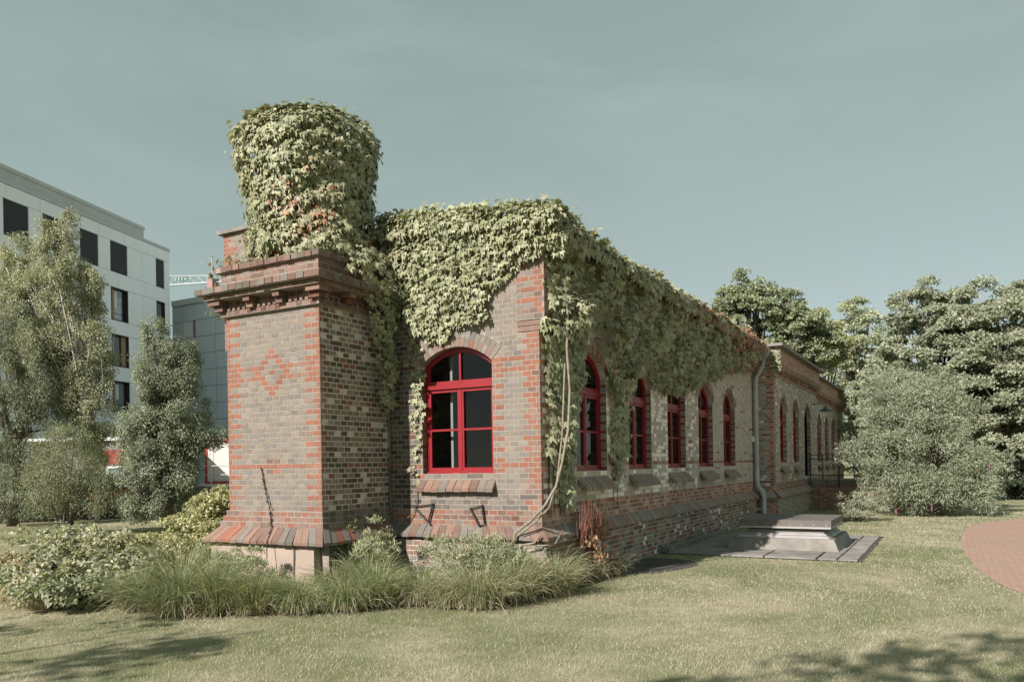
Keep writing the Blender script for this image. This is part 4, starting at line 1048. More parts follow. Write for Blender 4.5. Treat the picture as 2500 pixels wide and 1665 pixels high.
# ================================================================== climbing plants
def inpoly(P, poly):
    x, y = P[:, 0], P[:, 1]; ins = np.zeros(len(P), bool); n_ = len(poly)
    for i in range(n_):
        (x1, y1), (x2, y2) = poly[i], poly[(i + 1) % n_]
        cnd = ((y1 > y) != (y2 > y)) & (x < (x2 - x1) * (y - y1) / (y2 - y1 + 1e-12) + x1)
        ins ^= cnd
    return ins
def edge_dist(P, poly):
    d = np.full(len(P), 9.0); n_ = len(poly)
    for i in range(n_):
        a, b = A(*poly[i]), A(*poly[(i + 1) % n_]); ab = b - a
        t = np.clip(((P - a) @ ab) / (ab @ ab + 1e-9), 0, 1)
        d = np.minimum(d, np.linalg.norm(P - a - t[:, None] * ab, axis=1))
    return d
def on_wall(fr, poly, dens, thick, base=.05, lump=1.6, seed=0.0):
    pa = np.array(poly); lo, hi = pa.min(0), pa.max(0)
    n_ = int(np.prod(hi - lo) * dens); Q = lo + rng.random((n_, 2)) * (hi - lo)
    Q = Q[inpoly(Q + .10 * np.c_[vnoise(np.c_[Q, 0 * Q[:, 0]], 4.0, 1.0), vnoise(np.c_[Q, 0 * Q[:, 0]], 4.0, 7.0)], poly)]
    ed = np.clip(edge_dist(Q, poly) / .35, 0, 1)
    P3 = np.c_[Q[:, 0], Q[:, 1] * 1.0, np.zeros(len(Q))]
    lumpv = .55 + .45 * vnoise(P3, lump, seed)
    outer = base + thick * ed ** .6 * lumpv
    fl = rng.random(len(Q)) ** .35
    c = outer * fl
    e = .08
    gx = (vnoise(P3 + A(e, 0, 0), lump, seed) - vnoise(P3 - A(e, 0, 0), lump, seed)) / (2 * e) * thick * .45
    gz = (vnoise(P3 + A(0, e, 0), lump, seed) - vnoise(P3 - A(0, e, 0), lump, seed)) / (2 * e) * thick * .45
    nr = nrmz(fr.n[None] - fr.u[None] * gx[:, None] - A(0, 0, 1)[None] * gz[:, None])
    pos = fr.o + fr.u * Q[:, :1] + fr.n * c[:, None]; pos[:, 2] += Q[:, 1]
    return pos, nr, fl
IVY_G = A(.24, .27, .15); IVY_Y = A(.385, .375, .245); IVY_R = A(.38, .18, .115); IVY_D = A(.14, .18, .08)
def ivy(name, label, sets, parts=300, redamt=.0, redfn=None, size=(.06, .10), dark=0.0):
    pos = np.vstack([s[0] for s in sets]); nr = np.vstack([s[1] for s in sets]); fl = np.concatenate([s[2] for s in sets])
    n_ = len(pos)
    down = A(0, 0, -1)[None] - nr * (-nr[:, 2:3]); down = nrmz(down + rng.normal(0, .22, (n_, 3)) + 1e-3)
    al = np.radians(rng.normal(20, 10, n_))[:, None]
    Y = nrmz(down * np.cos(al) + nr * np.sin(al)); Z = nrmz(nr + A(-.08, -.3, .4)[None] + rng.normal(0, .17, (n_, 3)))
    sz = size[0] * .8 + (size[1] * 1.12 - size[0] * .8) * rng.random(n_) ** 1.3
    st_ = rng.random(n_) < .05; pos = pos + nr * (st_ * rng.uniform(.03, .11, n_))[:, None]; Y[st_] = nrmz(Y[st_] + rng.normal(0, .6, (st_.sum(), 3)))
    h = vnoise(pos, 1.3, 3.0) * .7 + rng.normal(0, .35, n_)
    t = np.clip(.45 + .45 * h, 0, 1)[:, None]
    C = IVY_G * (1 - t) + IVY_Y * t
    C = C * (1 - dark) + IVY_D * dark
    rv = vnoise(pos, .9, 8.0) * .5 + rng.normal(0, .22, n_) + (redfn(pos) if redfn is not None else 0)
    rt = np.clip((rv - .55 + redamt) * 2.2, 0, .85)[:, None]
    C = C * (1 - rt) + IVY_R * rt
    C = np.clip(C * rng.normal(1, .13, (n_, 1)), .01, .8)
    root = thing(name, (float(pos[:, 0].mean()), float(pos[:, 1].mean()), float(pos[:, 2].min())), label, 'climbing plant')
    V, F, CC_ = scatter(T_IVY, pos, Y, Z, sz, C)
    k_ = len(T_IVY[0]); f1_ = T_IVY[1]
    pj_ = proj(pos); vw = nrmz(CAM - pos)
    scr = sz / pj_[:, 2] * np.clip((nr * vw).sum(1), 0, 1) * (fl > .93) * (pj_[:, 2] > 0)
    od = np.argsort(-scr)[:parts]
    msk = np.ones(n_, bool); msk[od] = False
    V3 = V.reshape(n_, k_, 3); C3 = CC_.reshape(n_, k_, 3)
    for i in od: mesh('leaf', V3[i], f1_, 'ivy_leaf', root, C3[i], center=True)
    r_ = np.where(msk)[0]
    if len(r_): mesh('foliage', V3[r_].reshape(-1, 3), (f1_[None] + (np.arange(len(r_)) * k_)[:, None, None]).reshape(-1, 3), 'ivy_leaf', root, C3[r_].reshape(-1, 3), kind='stuff')
    return root
# around the chimney stack
def stack_points(n_):
    z = 4.78 + rng.random(n_) * 2.34; th = rng.random(n_) * 2 * PI
    def rad(z):
        return np.interp(z, [4.7, 5.0, 5.25, 5.4, 6.0, 6.55, 6.8, 7.0, 7.12], [.88, .95, .97, .90, .98, 1.10, 1.09, .94, .5])
    r_ = rad(z)
    lum = .07 * vnoise(np.c_[np.cos(th) * 1.2, np.sin(th) * 1.2, z * 1.9], 2.6, 2.0) + .03 * np.sin(z * 17 + 2.0 * np.sin(th * 3) + 1.4 * np.cos(th * 5))
    fl = rng.random(n_) ** .35
    rr = r_ - .26 * (1 - fl) + lum
    pos = np.c_[CC[0] + rr * np.cos(th), CC[1] + rr * np.sin(th), z + .04 * np.cos(3 * th)]
    dr = (rad(z + .05) - rad(z - .05)) / .1
    nr = nrmz(np.c_[np.cos(th), np.sin(th), -dr * .8])
    keep = rng.random(n_) < r_ / 1.2
    s_ = (z < 4.95) & (np.abs(np.cos(th) * .3 + np.sin(th) * .95 + .75) < .5) & (rng.random(n_) < .75)   # thinner at the foot
    keep &= ~s_
    # cap
    m2 = n_ // 9
    t2 = rng.random(m2) * 2 * PI; q = np.sqrt(rng.random(m2)) * .98
    capz = 6.98 + .15 * (1 - (q / 1.0) ** 2) + .05 * vnoise(np.c_[q * np.cos(t2), q * np.sin(t2), 0 * q], 3, 1)
    cp = np.c_[CC[0] + q * np.cos(t2), CC[1] + q * np.sin(t2), capz]; cnr = nrmz(np.c_[np.cos(t2) * q * .8, np.sin(t2) * q * .8, np.ones(m2)])
    return np.vstack([pos[keep], cp]), np.vstack([nr[keep], cnr]), np.concatenate([fl[keep], np.ones(m2) * .9])
red_c = lambda p: .55 * np.exp(-(((p[:, 2] - 5.35) / .35) ** 2 + ((p[:, 0] + 3.05) / .55) ** 2)) + .35 * np.exp(-((p[:, 2] - 5.9) / .5) ** 2) * (p[:, 1] < -1.2)
P_STRAND = [(-1.30, 4.95), (-.6, 5.1), (-.05, 5.0), (-.02, 4.37), (-.04, 3.97), (-.06, 3.31), (-.12, 2.72), (-.31, 2.61), (-.45, 2.89), (-.51, 3.5), (-.61, 4.11), (-.85, 4.50), (-1.1, 4.62)]
IV1 = ivy('climbing_vine', 'green creeper crowning the chimney stack, blushing red at its foot', [stack_points(15500), on_wall(PS.off(.12), P_STRAND, 480, .3, .08, 2.0, 4.0)], redfn=red_c)
G_IVY = [(-2.83, 5.75), (-2.38, 5.77), (-1.8, 5.77), (-1.33, 5.66), (-.62, 5.58), (-.03, 5.50), (.35, 5.38), (.52, 5.2), (.5, 4.93), (.40, 4.73), (.15, 4.66), (-.22, 4.6), (-.43, 4.53), (-.52, 4.4), (-.68, 4.24), (-.8, 4.1), (-.84, 3.91), (-1.04, 3.74), (-1.15, 3.83), (-1.42, 3.85), (-1.59, 3.64), (-1.79, 3.63), (-2.0, 3.7), (-2.19, 3.78), (-2.34, 4.05), (-2.49, 4.3), (-2.72, 4.3), (-2.72, 5.4)]
G_STRAND = [(-2.32, 3.79), (-1.95, 3.56), (-1.98, 3.06), (-2.03, 2.63), (-2.05, 2.31), (-2.10, 2.0), (-2.09, 1.69), (-2.14, 1.28), (-2.18, 1.69), (-2.21, 2.0), (-2.29, 2.32), (-2.24, 2.77), (-2.33, 3.28)]
# the thick roll over the parapet top
def roll(n_):
    t = rng.random(n_); x = -2.8 + t * 3.2; th = rng.random(n_) * PI * 1.25 - .5
    zc = 5.62 - .085 * (x + 2.8) * 1.0 - .06; rr = .26 + .05 * vnoise(np.c_[x, th, 0 * x], 2.2, 5); fl = rng.random(n_) ** .4
    r_ = rr * (.5 + .5 * fl)
    pos = np.c_[x, -.05 - np.cos(th) * r_ * 1.0, zc - .12 + np.sin(th) * r_]
    return pos, nrmz(np.c_[np.zeros(n_), -np.cos(th), np.sin(th) + .1]), fl
def corner_blob(n_):
    v = nrmz(rng.normal(0, 1, (n_, 3))); fl = rng.random(n_) ** .35
    pos = A(.14, .42, 5.08) + v * A(.36, .62, .40) * (.55 + .45 * fl)[:, None]
    return pos, nrmz(v / A(.36, .62, .40)), fl
IV2 = ivy('climbing_vine', 'pale green creeper hanging over the gable top above the large red window', [on_wall(GF, G_IVY, 700, .32, .07, 1.9, 1.0), on_wall(GF, G_STRAND, 210, .05, .03, 2, 2.0), roll(2100), corner_blob(1500)], redamt=-.12)
S_MAIN = [(.1, 5.02), (.82, 5.1), (2.44, 5.1), (4.53, 5.1), (7.3, 5.1), (11.13, 5.1), (13.55, 5.08), (13.55, 4.43), (11.83, 4.23), (9.85, 3.95), (8.09, 3.67), (7.24, 3.36), (6.37, 3.23), (5.36, 3.16), (4.86, 3.24), (4.13, 3.43), (3.53, 3.38), (3.28, 3.02), (2.55, 3.06), (2.45, 3.37), (2.0, 3.85), (1.45, 3.98), (1.19, 3.53), (.02, 3.38), (-.05, 4.22)]
S_TAIL = [(2.47, 3.44), (2.5, 3.08), (2.58, 2.75), (2.6, 2.15), (2.55, 1.83), (2.58, 1.62), (2.75, 1.43), (2.96, 1.61), (3.19, 1.77), (3.31, 2.47), (3.46, 3.04), (3.75, 3.48)]
S_CORNER = [(.12, 4.25), (1.48, 4.03), (1.39, 3.44), (1.3, 3.17), (1.2, 2.8), (1.05, 2.45), (.92, 1.93), (.85, 1.67), (.85, 1.43), (.74, 1.13), (.56, 1.09), (.51, 1.33), (.37, 1.65), (.2, 1.79), (.12, 2.01), (.12, 3.1)]
red_s = lambda p: np.clip((p[:, 1] - 4.5) / 9, 0, 1) * .75 * (p[:, 2] > 3.9 + .0 * p[:, 1]) + .35 * (p[:, 2] > 4.8) * np.clip((p[:, 1] - 2) / 6, 0, 1)
def eave_roll(n_):
    y = .3 + 13.2 * rng.random(n_); th = rng.random(n_) * PI * 1.1 - .9; fl = rng.random(n_) ** .4; r_ = (.17 + .08 * vnoise(np.c_[y, th, 0 * y], 1.4, 5)) * (.5 + .5 * fl)
    return np.c_[.32 + np.cos(th) * r_, y, 5.03 + np.sin(th) * r_], nrmz(np.c_[np.cos(th), 0 * th, np.sin(th) + .1]), fl
IV3 = ivy('climbing_vine', 'dark green creeper along the shaded side eaves, turning russet towards the rain pipe', [on_wall(SF, S_MAIN, 250, .5, .1, 2.1, 3.0), on_wall(SF, S_TAIL, 300, .16, .05, 2.2, 4.0), on_wall(SF, S_CORNER, 300, .26, .06, 2.0, 6.0), eave_roll(2600)], redfn=red_s, dark=-.12, size=(.09, .14))  # negative dark lightens the leaf colour to lift this shaded creeper
# woody stems of that creeper
for pts, r0 in (([(.32, .30, 4.1), (.32, .27, 3.41), (.33, .29, 2.83), (.31, .24, 2.24), (.28, .1, 1.77), (.24, -.02, 1.45), (.16, -.2, 1.2), (-.05, -.24, .97), (-.3, -.24, .80), (-.36, -.26, .5), (-.34, -.3, .1)], .017),
               ([(.25, .32, 3.2), (.24, .2, 2.2), (.20, .08, 1.5), (.15, -.05, 1.15), (.0, -.22, .95), (-.22, -.25, .78)], .012),
               ([(.1, -.24, .78), (.02, -.26, .66), (-.2, -.26, .64), (-.34, -.28, .56)], .014), ([(.24, .2, .8), (.22, -.05, .62), (.05, -.24, .63)], .012)):
    m_ = MB(); m_.tube([A(*p) + rng.normal(0, .006, 3) for p in pts], [r0 * (1 + .25 * i / len(pts)) for i in range(len(pts))], 7); m_.build('stem', 'vine_bark', IV3, smooth=True)
for y0 in (.12, .2, .32, .5, 2.62, 2.8, .66):
    m_ = MB(); m_.tube([(.03, y0 + .1 * rng.random(), 2.2), (.03, y0 + .06 * rng.random(), 1.5), (.03, y0 + .05, 1.0)], .006, 5); m_.build('stem', 'dark_bark', IV3)
# stems in the corner of the gable
for pts in ([(-2.66, -.03, 2.9), (-2.64, -.03, 2.0), (-2.67, -.05, 1.3), (-2.55, -.16, .86)], [(-2.14, -.02, 1.5), (-2.15, -.02, 1.2), (-2.22, -.03, 1.02), (-2.45, -.14, .88)]):
    m_ = MB(); m_.tube(pts, .008, 5); m_.build('stem', 'bark', IV2)
lf = rng.random
n_ = 130
pp_ = np.c_[-6.34 - .12 * lf(n_), -.35 + .42 * lf(n_), 4.5 + 1.1 * lf(n_) ** 1.1]; pp_[:, 0] += .0; nn_ = nrmz(np.c_[-np.ones(n_), -.6 + 0 * lf(n_), .3 * lf(n_)])
pp2 = np.c_[PX0 - .1 + .5 * lf(70), PY - .05 + .5 * lf(70), 4.84 + .12 * lf(70)]; nn2 = nrmz(np.c_[-.3 + 0 * lf(70), -.6 + 0 * lf(70), 1 + 0 * lf(70)])
pp3 = np.c_[PX0 - .06 - .1 * lf(120), PY + .1 + .7 * lf(120), 4.5 + .6 * lf(120)]
ivy('climbing_vine', 'small tuft of creeper on the left rim of the chimney pier', [(pp_, nn_, np.ones(n_)), (pp2, nn2, np.ones(70)), (pp3, nrmz(np.tile(A(-1, -.5, .3), (120, 1))), np.ones(120))], parts=120, size=(.06, .1))
n_ = 170
pp_ = np.c_[AX + .15 + .22 * (lf(n_) - .6), 13.72 - .1 * lf(n_), 4.35 + .6 * lf(n_)]
ivy('climbing_vine', 'yellowing tuft of creeper on the annexe cornice beside the rain head', [(pp_, nrmz(np.c_[.2 + 0 * lf(n_), -np.ones(n_), .3 * lf(n_)]), np.ones(n_))], parts=60, size=(.06, .1), redamt=.25)
# dry creeper strand on the pier
m_ = MB(); pts = [(-3.86, PY - .02, 1.78), (-3.80, PY - .02, 1.5), (-3.66, PY - .05, 1.15), (-3.56, PY - .12, .92), (-3.48, PY - .3, .7), (-3.44, PY - .34, .4)]
m_.tube(pts, .007, 5)
for i in range(70):
    t = random.random() * (len(pts) - 2); k = int(t); q = A(*pts[k]) * (1 - t + k) + A(*pts[k + 1]) * (t - k)
    d = rng.normal(0, 1, 3); d[1] = -abs(d[1]); d /= np.linalg.norm(d); m_.tube([q, q + d * .025], .006, 4)
tag(m_.build('dry_strand', 'dark_bark'), 'dead brown creeper strand slanting across the foot of the chimney pier', 'dead vine')

# ================================================================== trees, shrubs, grasses
def leaves(T, pos, nr, size, C, up=.5, spread=.6, droop=0.0):
    n_ = len(pos)
    Y = nrmz(rng.normal(0, 1, (n_, 3)) * spread + nr * .5 + A(0, 0, -droop)[None]); Z = nrmz(nr * .5 + A(0, 0, up * .7)[None] + A(-.13, -.5, .35)[None] + rng.normal(0, .42, (n_, 3)))
    return scatter(T, pos, Y, Z, size, C)
def crown_points(ells, nclump, nleaf, crad, flat=.6):
    """clumps spread over and inside ellipsoids; leaves gathered on each clump"""
    pos = []; nr = []; cl = []
    tot = sum(e[3] * e[4] + e[4] * e[5] + e[3] * e[5] for e in ells)
    for e in ells:
        share = (e[3] * e[4] + e[4] * e[5] + e[3] * e[5]) / tot
        k = max(3, int(nclump * share)); v = nrmz(rng.normal(0, 1, (k, 3))); rr = rng.random(k) ** .33
        rr = np.where(rng.random(k) < .7, .78 + .24 * rng.random(k), rr)
        cc = A(*e[:3]) + v * A(*e[3:6]) * rr[:, None]
        m = max(4, int(nleaf * share / k))
        w = nrmz(rng.normal(0, 1, (k, m, 3))); w[..., 2] = w[..., 2] if flat >= .85 else np.abs(w[..., 2]) * 1.1 - .3
        rad = crad * rng.uniform(.6, 1.3, (k, 1, 1)); q = rng.random((k, m, 1)) ** .4
        p = cc[:, None] + w * A(1, 1, flat) * rad * q
        pos.append(p.reshape(-1, 3)); nr.append((nrmz(w + .5 * v[:, None]) + 0).reshape(-1, 3)); cl.append(np.repeat(rng.normal(0, 1, k), m))
    return np.vstack(pos), np.vstack(nr), np.concatenate(cl)
def jitter(ells, k, lo=.25, hi=.5):
    out = list(ells)
    for i in range(k):
        e = ells[rng.integers(len(ells))]; v = nrmz(rng.normal(0, 1, 3)); f = rng.uniform(lo, hi)
        c = A(*e[:3]) + v * A(*e[3:6]) * rng.uniform(.85, 1.15)
        out.append((c[0], c[1], c[2], e[3] * f, e[4] * f, e[5] * f))
    return out
def tree(name, label, base, trunk_h, trunk_r, ells, nclump, nleaf, crad, lsize, c1, c2, T=T_DIA, bark='bark', stems=None, cat='tree', group=None, droop=0.1, flat=.6, limbs=True, cvar=.16, wild=0):
    root = thing(name, (base[0], base[1], 0), label, cat, group)
    ells = jitter(ells, wild) if wild else ells
    b = A(base[0], base[1], -.05)
    m_ = MB()
    top = A(*ells[0][:3])
    if stems is None:
        mid = b + (top - b) * .5 + A(rng.normal(0, .15), rng.normal(0, .15), 0)
        m_.tube([b, b + A(0, 0, trunk_h * .4) + rng.normal(0, .04, 3), mid, top], [trunk_r * 1.25, trunk_r, trunk_r * .7, trunk_r * .3], 9)
        if limbs:
            for e in ells:
                for q in range(3):
                    s = b + (top - b) * rng.uniform(.25, .65); t_ = A(*e[:3]) + nrmz(rng.normal(0, 1, 3)) * A(*e[3:6]) * .7
                    m_.tube([s, s + (t_ - s) * .5 + rng.normal(0, .12, 3) + A(0, 0, .1), t_], [trunk_r * .45, trunk_r * .28, trunk_r * .1], 6)
    else:
        for q in range(stems):
            e = ells[rng.integers(len(ells))]; t_ = A(*e[:3]) + nrmz(rng.normal(0, 1, 3)) * A(*e[3:6]) * .8
            s = b + A(rng.normal(0, trunk_r * 3), rng.normal(0, trunk_r * 3), 0)
            m_.tube([s, s + (t_ - s) * .45 + A(0, 0, .1 * trunk_h), t_], [trunk_r, trunk_r * .75, trunk_r * .3], 6)
    m_.build('trunk' if stems is None else 'stems', bark, root, smooth=True)
    p, nr, cl = crown_points(ells, nclump, nleaf, crad, flat)
    t = np.clip(.5 + .22 * cl + rng.normal(0, .22, len(p)), 0, 1)[:, None]
    C = np.clip((A(*c1) * (1 - t) + A(*c2) * t) * A(.93, 1.0, 1.0) * 1.12 * rng.normal(1, cvar, (len(p), 1)), .008, .9)
    keep = p[:, 2] > .02
    V, F, CC_ = leaves(T, p[keep], nr[keep], rng.uniform(lsize * .65, lsize * 1.3, keep.sum()), C[keep], droop=droop)
    mesh('crown', V, F, 'leaf', root, CC_, kind='stuff')
    return root
def at(px, depth, z=0.0):
    p = CAM + depth * (rgt * ((px - 1250) / FPX) + fwd); return (float(p[0]), float(p[1]), z)
def ell(px, py, depth, rw, rh, rd=None):
    """ellipsoid round the place seen at (px, py), rw/rh in metres"""
    p = CAM + depth * (r2 * ((px - 1250) / FPX) + u2 * ((1136 - py) / FPX) + fwd)
    return (float(p[0]), float(p[1]), float(p[2]), rw, rd or rw, rh)
DKG, MDG, LTG, YLG = (.135, .145, .10), (.21, .22, .15), (.33, .33, .235), (.34, .32, .20)
# right: maples, pale tree, trees behind the annexe
D = 37
tree('maple_tree', 'broad maple with layered foliage behind the flowering shrub, a gap of sky inside', at(2300, D), 4, .22,
     [ell(2290, 880, D, 2.6, 2.2), ell(2240, 770, D, 1.5, 1.1), ell(2200, 890, D - 1, 1.6, .9), ell(2160, 960, D - 1, 1.6, 1.0), ell(2330, 1000, D - 2, 2.6, 1.3), ell(2120, 1040, D - 2, 1.3, .9), ell(2330, 760, D, 1.0, .9)], 330, 92000, .5, .125, MDG, LTG, flat=.7, wild=16)
tree('maple_tree', 'tall maple with drooping lower boughs over the far lawn edge', at(2470, D - 2), 4, .25,
     [ell(2460, 860, D - 2, 2.7, 2.4), ell(2420, 740, D - 2, 1.6, .9), ell(2500, 760, D - 2, 1.6, 1.2), ell(2420, 960, D - 3, 2.4, 1.2), ell(2480, 1080, D - 4, 1.6, 1.5), ell(2560, 950, D - 3, 2.2, 2.6), ell(2400, 880, D - 3, 1.7, 1.2)], 350, 92000, .5, .125, MDG, LTG, flat=.7, wild=16)
D = 52
tree('ash_tree', 'upright green tree rising behind the annexe roof, twin pointed tops', at(1830, D), 5, .3,
     [ell(1825, 790, D, 2.4, 2.5), ell(1800, 725, D, 1.1, 1.2), ell(1850, 722, D, 1.2, 1.0), ell(1740, 770, D, 1.1, .9), ell(1930, 745, D, .9, 1.0), ell(1925, 810, D, 2.2, 1.8), ell(1990, 860, D, 1.8, 1.6)], 340, 56000, .5, .17, (.17, .19, .115), (.30, .31, .19), flat=.8, wild=14)
tree('ash_tree', 'yellowish crown peeping between the upright tree and the pale tree', at(2010, D + 4), 5, .2, [ell(1995, 800, D + 4, 1.6, 1.1), ell(2020, 850, D + 4, 1.8, 1.4)], 90, 12000, .5, .2, (.25, .25, .13), (.36, .33, .18), flat=.6)
D = 62
tree('willow_tree', 'pale silvery green tree against the sky left of the maples', at(2095, D), 5, .25,
     [ell(2095, 840, D, 2.6, 2.2), ell(2090, 780, D, 1.8, 1.5), ell(2130, 900, D, 2.4, 2.2), ell(2080, 950, D, 3.0, 2.0), ell(2140, 1010, D, 3, 2)], 180, 30000, .65, .2, (.26, .275, .18), (.38, .38, .26), flat=.7)
# butterfly bush and its neighbours at the far end of the lawn
tree('flowering_shrub', 'big arching grey green shrub with a few magenta flower spikes by the path', at(2260, 24), 1.2, .03,
     [ell(2250, 1130, 24, 1.3, 1.15, 1.2), ell(2180, 1150, 24.4, 1.0, 1.1, 1.0), ell(2330, 1160, 24, 1.0, .95, .9), ell(2240, 1010, 24.5, .9, .8, .8), ell(2300, 1030, 24.5, .8, .8, .8), ell(2380, 1200, 23.6, .5, .45), ell(2160, 1040, 25.5, .9, .9), ell(2200, 950, 26, .8, .6), ell(2290, 950, 25, .6, .5), ell(2120, 1120, 25, .6, .9), ell(2410, 1130, 24.5, .5, .6)] + [ell(2120 + 20 * i, 930 + 110 * rng.random(), 24.6, .16, .55) for i in range(14)], 520, 66000, .30, .105, (.17, .185, .12), (.335, .345, .245), T=T_LAN, stems=40, cat='shrub', flat=.9, wild=44)
SH = bpy.data.objects['flowering_shrub']
for (px, py, dd) in ((2190, 1255, 22.6), (2275, 1245, 22.5), (2415, 1142, 23.2)):
    e = ell(px, py, dd, .1, .1); m_ = MB(); q = A(*e[:3]); dq = A(rng.normal(0, .05), -.05, .16)
    for i in range(40):
        t = random.random(); d = nrmz(rng.normal(0, 1, 3)) * .026 * (1 - t * .8); m_.tube([q + dq * t, q + dq * t + d], .012, 4, (.33, .12, .21))
    m_.tube([q - A(0, -.3, .5), q], .006, 4, (.1, .1, .05)); m_.build('flower_spike', 'dry', SH, col=True)
tree('shrub', 'dark hedge bush at the right end of the far lawn', at(2470, 33), 1, .05, [ell(2470, 1195, 33, 1.6, .85), ell(2540, 1190, 33, 1.4, 1.0), ell(2410, 1205, 33.5, .8, .55)], 90, 14000, .35, .11, (.025, .035, .02), (.05, .065, .03), stems=8, cat='shrub')
tree('shrub', 'loose green shrub leaning on the landing wall', at(2085, 22.4), .6, .02, [ell(2080, 1235, 22.4, .5, .35), ell(2120, 1240, 22.6, .5, .35)], 40, 3500, .18, .08, MDG, LTG, T=T_LAN, stems=10, cat='shrub')
# backdrop wood on the right beyond the lawn
for i, (px, d, rw, rh, py) in enumerate(((2150, 44, 3.0, 2.6, 1060), (2240, 46, 3, 2.6, 1050), (2350, 44, 3.0, 2.6, 1050), (2460, 42, 3.0, 2.6, 1060), (2560, 40, 3.0, 3.2, 1050))):
    tree('understorey_tree', ['bushy green tree filling the wood beside the annexe end', 'bushy green tree in the wood under the first maple', 'bushy green tree in the wood between the maples', 'bushy green tree in the wood under the second maple', 'bushy green tree in the wood at the path bend'][i], at(px, d), 2, .12,
         [ell(px, py, d, rw, rh)], 100, 13000, .6, .18, DKG, (.18, .195, .11), group='trees of the wood behind the lawn')
# left: birches and dark trees
D = 27.5
tree('birch_tree', 'slender silver birch with light leaves in front of the office block', at(235, D), 5, .075,
     [ell(180, 720, D, .8, 1.4), ell(140, 640, D, .65, 1.1), ell(165, 560, D, .3, .6), ell(195, 850, D, .9, 1.5), ell(95, 780, D, 1.0, 1.7), ell(225, 980, D, .75, 1.6), ell(45, 650, D + .5, .55, 1.2), ell(190, 1110, D, .85, 1.5), ell(50, 760, D + .5, .8, 1.3), ell(120, 930, D, .9, 1.5)], 760, 150000, .26, .058, (.21, .21, .125), (.43, .415, .30), bark='birch_bark', droop=.6, flat=1.2, wild=22)
D = 26.5
tree('willow_tree', 'dark weeping tree at the left edge in front of the office block', at(30, D), 4, .16,
     [ell(40, 900, D, 1.0, 1.9), ell(20, 1050, D, 1.2, 1.7), ell(90, 1050, D, .8, 1.7), ell(60, 1190, D, 1.4, 1.0), ell(-20, 800, D, .9, 1.5)], 300, 56000, .34, .085, (.12, .135, .09), (.27, .28, .19), T=T_LAN, droop=.9, flat=1.1)
tree('willow_tree', 'bushy multi stemmed tree behind the bed, thin stems fanning from its foot', at(155, 22), 3, .03,
     [ell(170, 1130, 22, .8, 1.1), ell(120, 1180, 22, .7, .8), ell(230, 1190, 22, .6, .7)], 170, 24000, .28, .07, (.14, .15, .09), (.30, .30, .19), T=T_LAN, stems=16, droop=.6, flat=1.0)
D = 22.5
tree('poplar_tree', 'dense grey green tree between the birch and the chimney pier', at(410, D), 4, .12,
     [ell(395, 900, D, .75, 1.0), ell(385, 835, D, .4, .65), ell(420, 1020, D, 1.0, 1.25), ell(390, 1130, D, 1.1, 1.25), ell(480, 1075, D, .55, .5), ell(350, 1060, D, .7, 1.0), ell(380, 1225, D, 1.0, .65), ell(525, 1065, D, .4, .2), ell(440, 920, D, .5, .8)], 620, 125000, .22, .048, (.15, .165, .11), (.31, .32, .23), droop=.6, flat=1.1, wild=24)
# clipped hedge
h0, h1 = A(*at(-60, 28)), A(*at(440, 31)); hd = h1 - h0; HL = np.linalg.norm(hd); hd /= HL; hn = A(hd[1], -hd[0], 0)
HR = thing('hedge', tuple((h0 + h1) / 2), 'dark clipped hedge behind the lawn at the foot of the pavilion', 'hedge')
n_ = 26000
t = rng.random(n_); hh = rng.random(n_); dd = rng.random(n_)
face = rng.random(n_)
p = h0 + hd * (t * HL)[:, None] + hn * np.where(face < .7, .4 + .08 * rng.normal(0, 1, n_), (dd - .5) * .9)[:, None]; p[:, 2] = np.where(face < .7, hh * 1.5, 1.45 + .1 * rng.normal(0, 1, n_))
tt = np.clip(.4 + rng.normal(0, .3, n_), 0, 1)[:, None]
V, F, C = leaves(T_OVL, p, np.tile(hn + A(0, 0, .3), (n_, 1)), rng.uniform(.05, .1, n_), A(.05, .06, .035) * (1 - tt) + A(.17, .19, .11) * tt)
mesh('foliage', V, F, 'leaf', HR, C, kind='stuff')
m_ = MB()
for i in range(30): q = h0 + hd * HL * (i + .5) / 30; m_.tube([q, q + A(0, 0, 1.1)], .02, 5)
m_.build('stems', 'dark_bark', HR)
# shrubs close to the chimney pier and in the bed
def shrub(name, label, x, y, rx, rz, z, n_, ls, c1, c2, T=T_LAN, stems=14, crad=.13, nclump=None, up=0.0, droop=.15, flat=.7, ells=None):
    return tree(name, label, (x, y), z, .008, ells or [(x, y, z, rx, rx, rz)], nclump or max(12, n_ // 60), n_, crad, ls, c1, c2, T=T, stems=stems, cat='shrub', droop=droop, flat=flat, cvar=.12)
BAM1, BAM2 = (.25, .26, .15), (.44, .43, .29)
shrub('bamboo_shrub', 'rounded pale leafy bamboo in the corner of pier and gable', -2.42, -.98, .42, .34, .72, 6500, .062, BAM1, BAM2, crad=.1, droop=-.25, ells=jitter([(-2.42, -.98, .70, .40, .36, .32), (-2.2, -1.05, .52, .38, .34, .26), (-2.65, -1.1, .5, .3, .3, .24)], 12, .3, .6))
shrub('bamboo_shrub', 'widest leafy bamboo mound under the iron brackets by the gable', -.45, -.80, .52, .30, .72, 11000, .06, (.21, .215, .125), (.38, .37, .25), crad=.13, droop=-.2, ells=jitter([(-.7, -.85, .56, .55, .42, .26), (-.5, -1.2, .34, .42, .35, .24), (-.35, -.8, .5, .4, .4, .22)], 14, .3, .6))
shrub('bamboo_shrub', 'low feathery bamboo against the beige plinth', -3.55, -2.35, .42, .28, .40, 5500, .058, (.19, .205, .11), (.35, .35, .22), crad=.1, droop=-.2, ells=jitter([(-3.6, -2.35, .38, .38, .34, .24), (-3.25, -2.4, .34, .3, .28, .2)], 12, .3, .6))
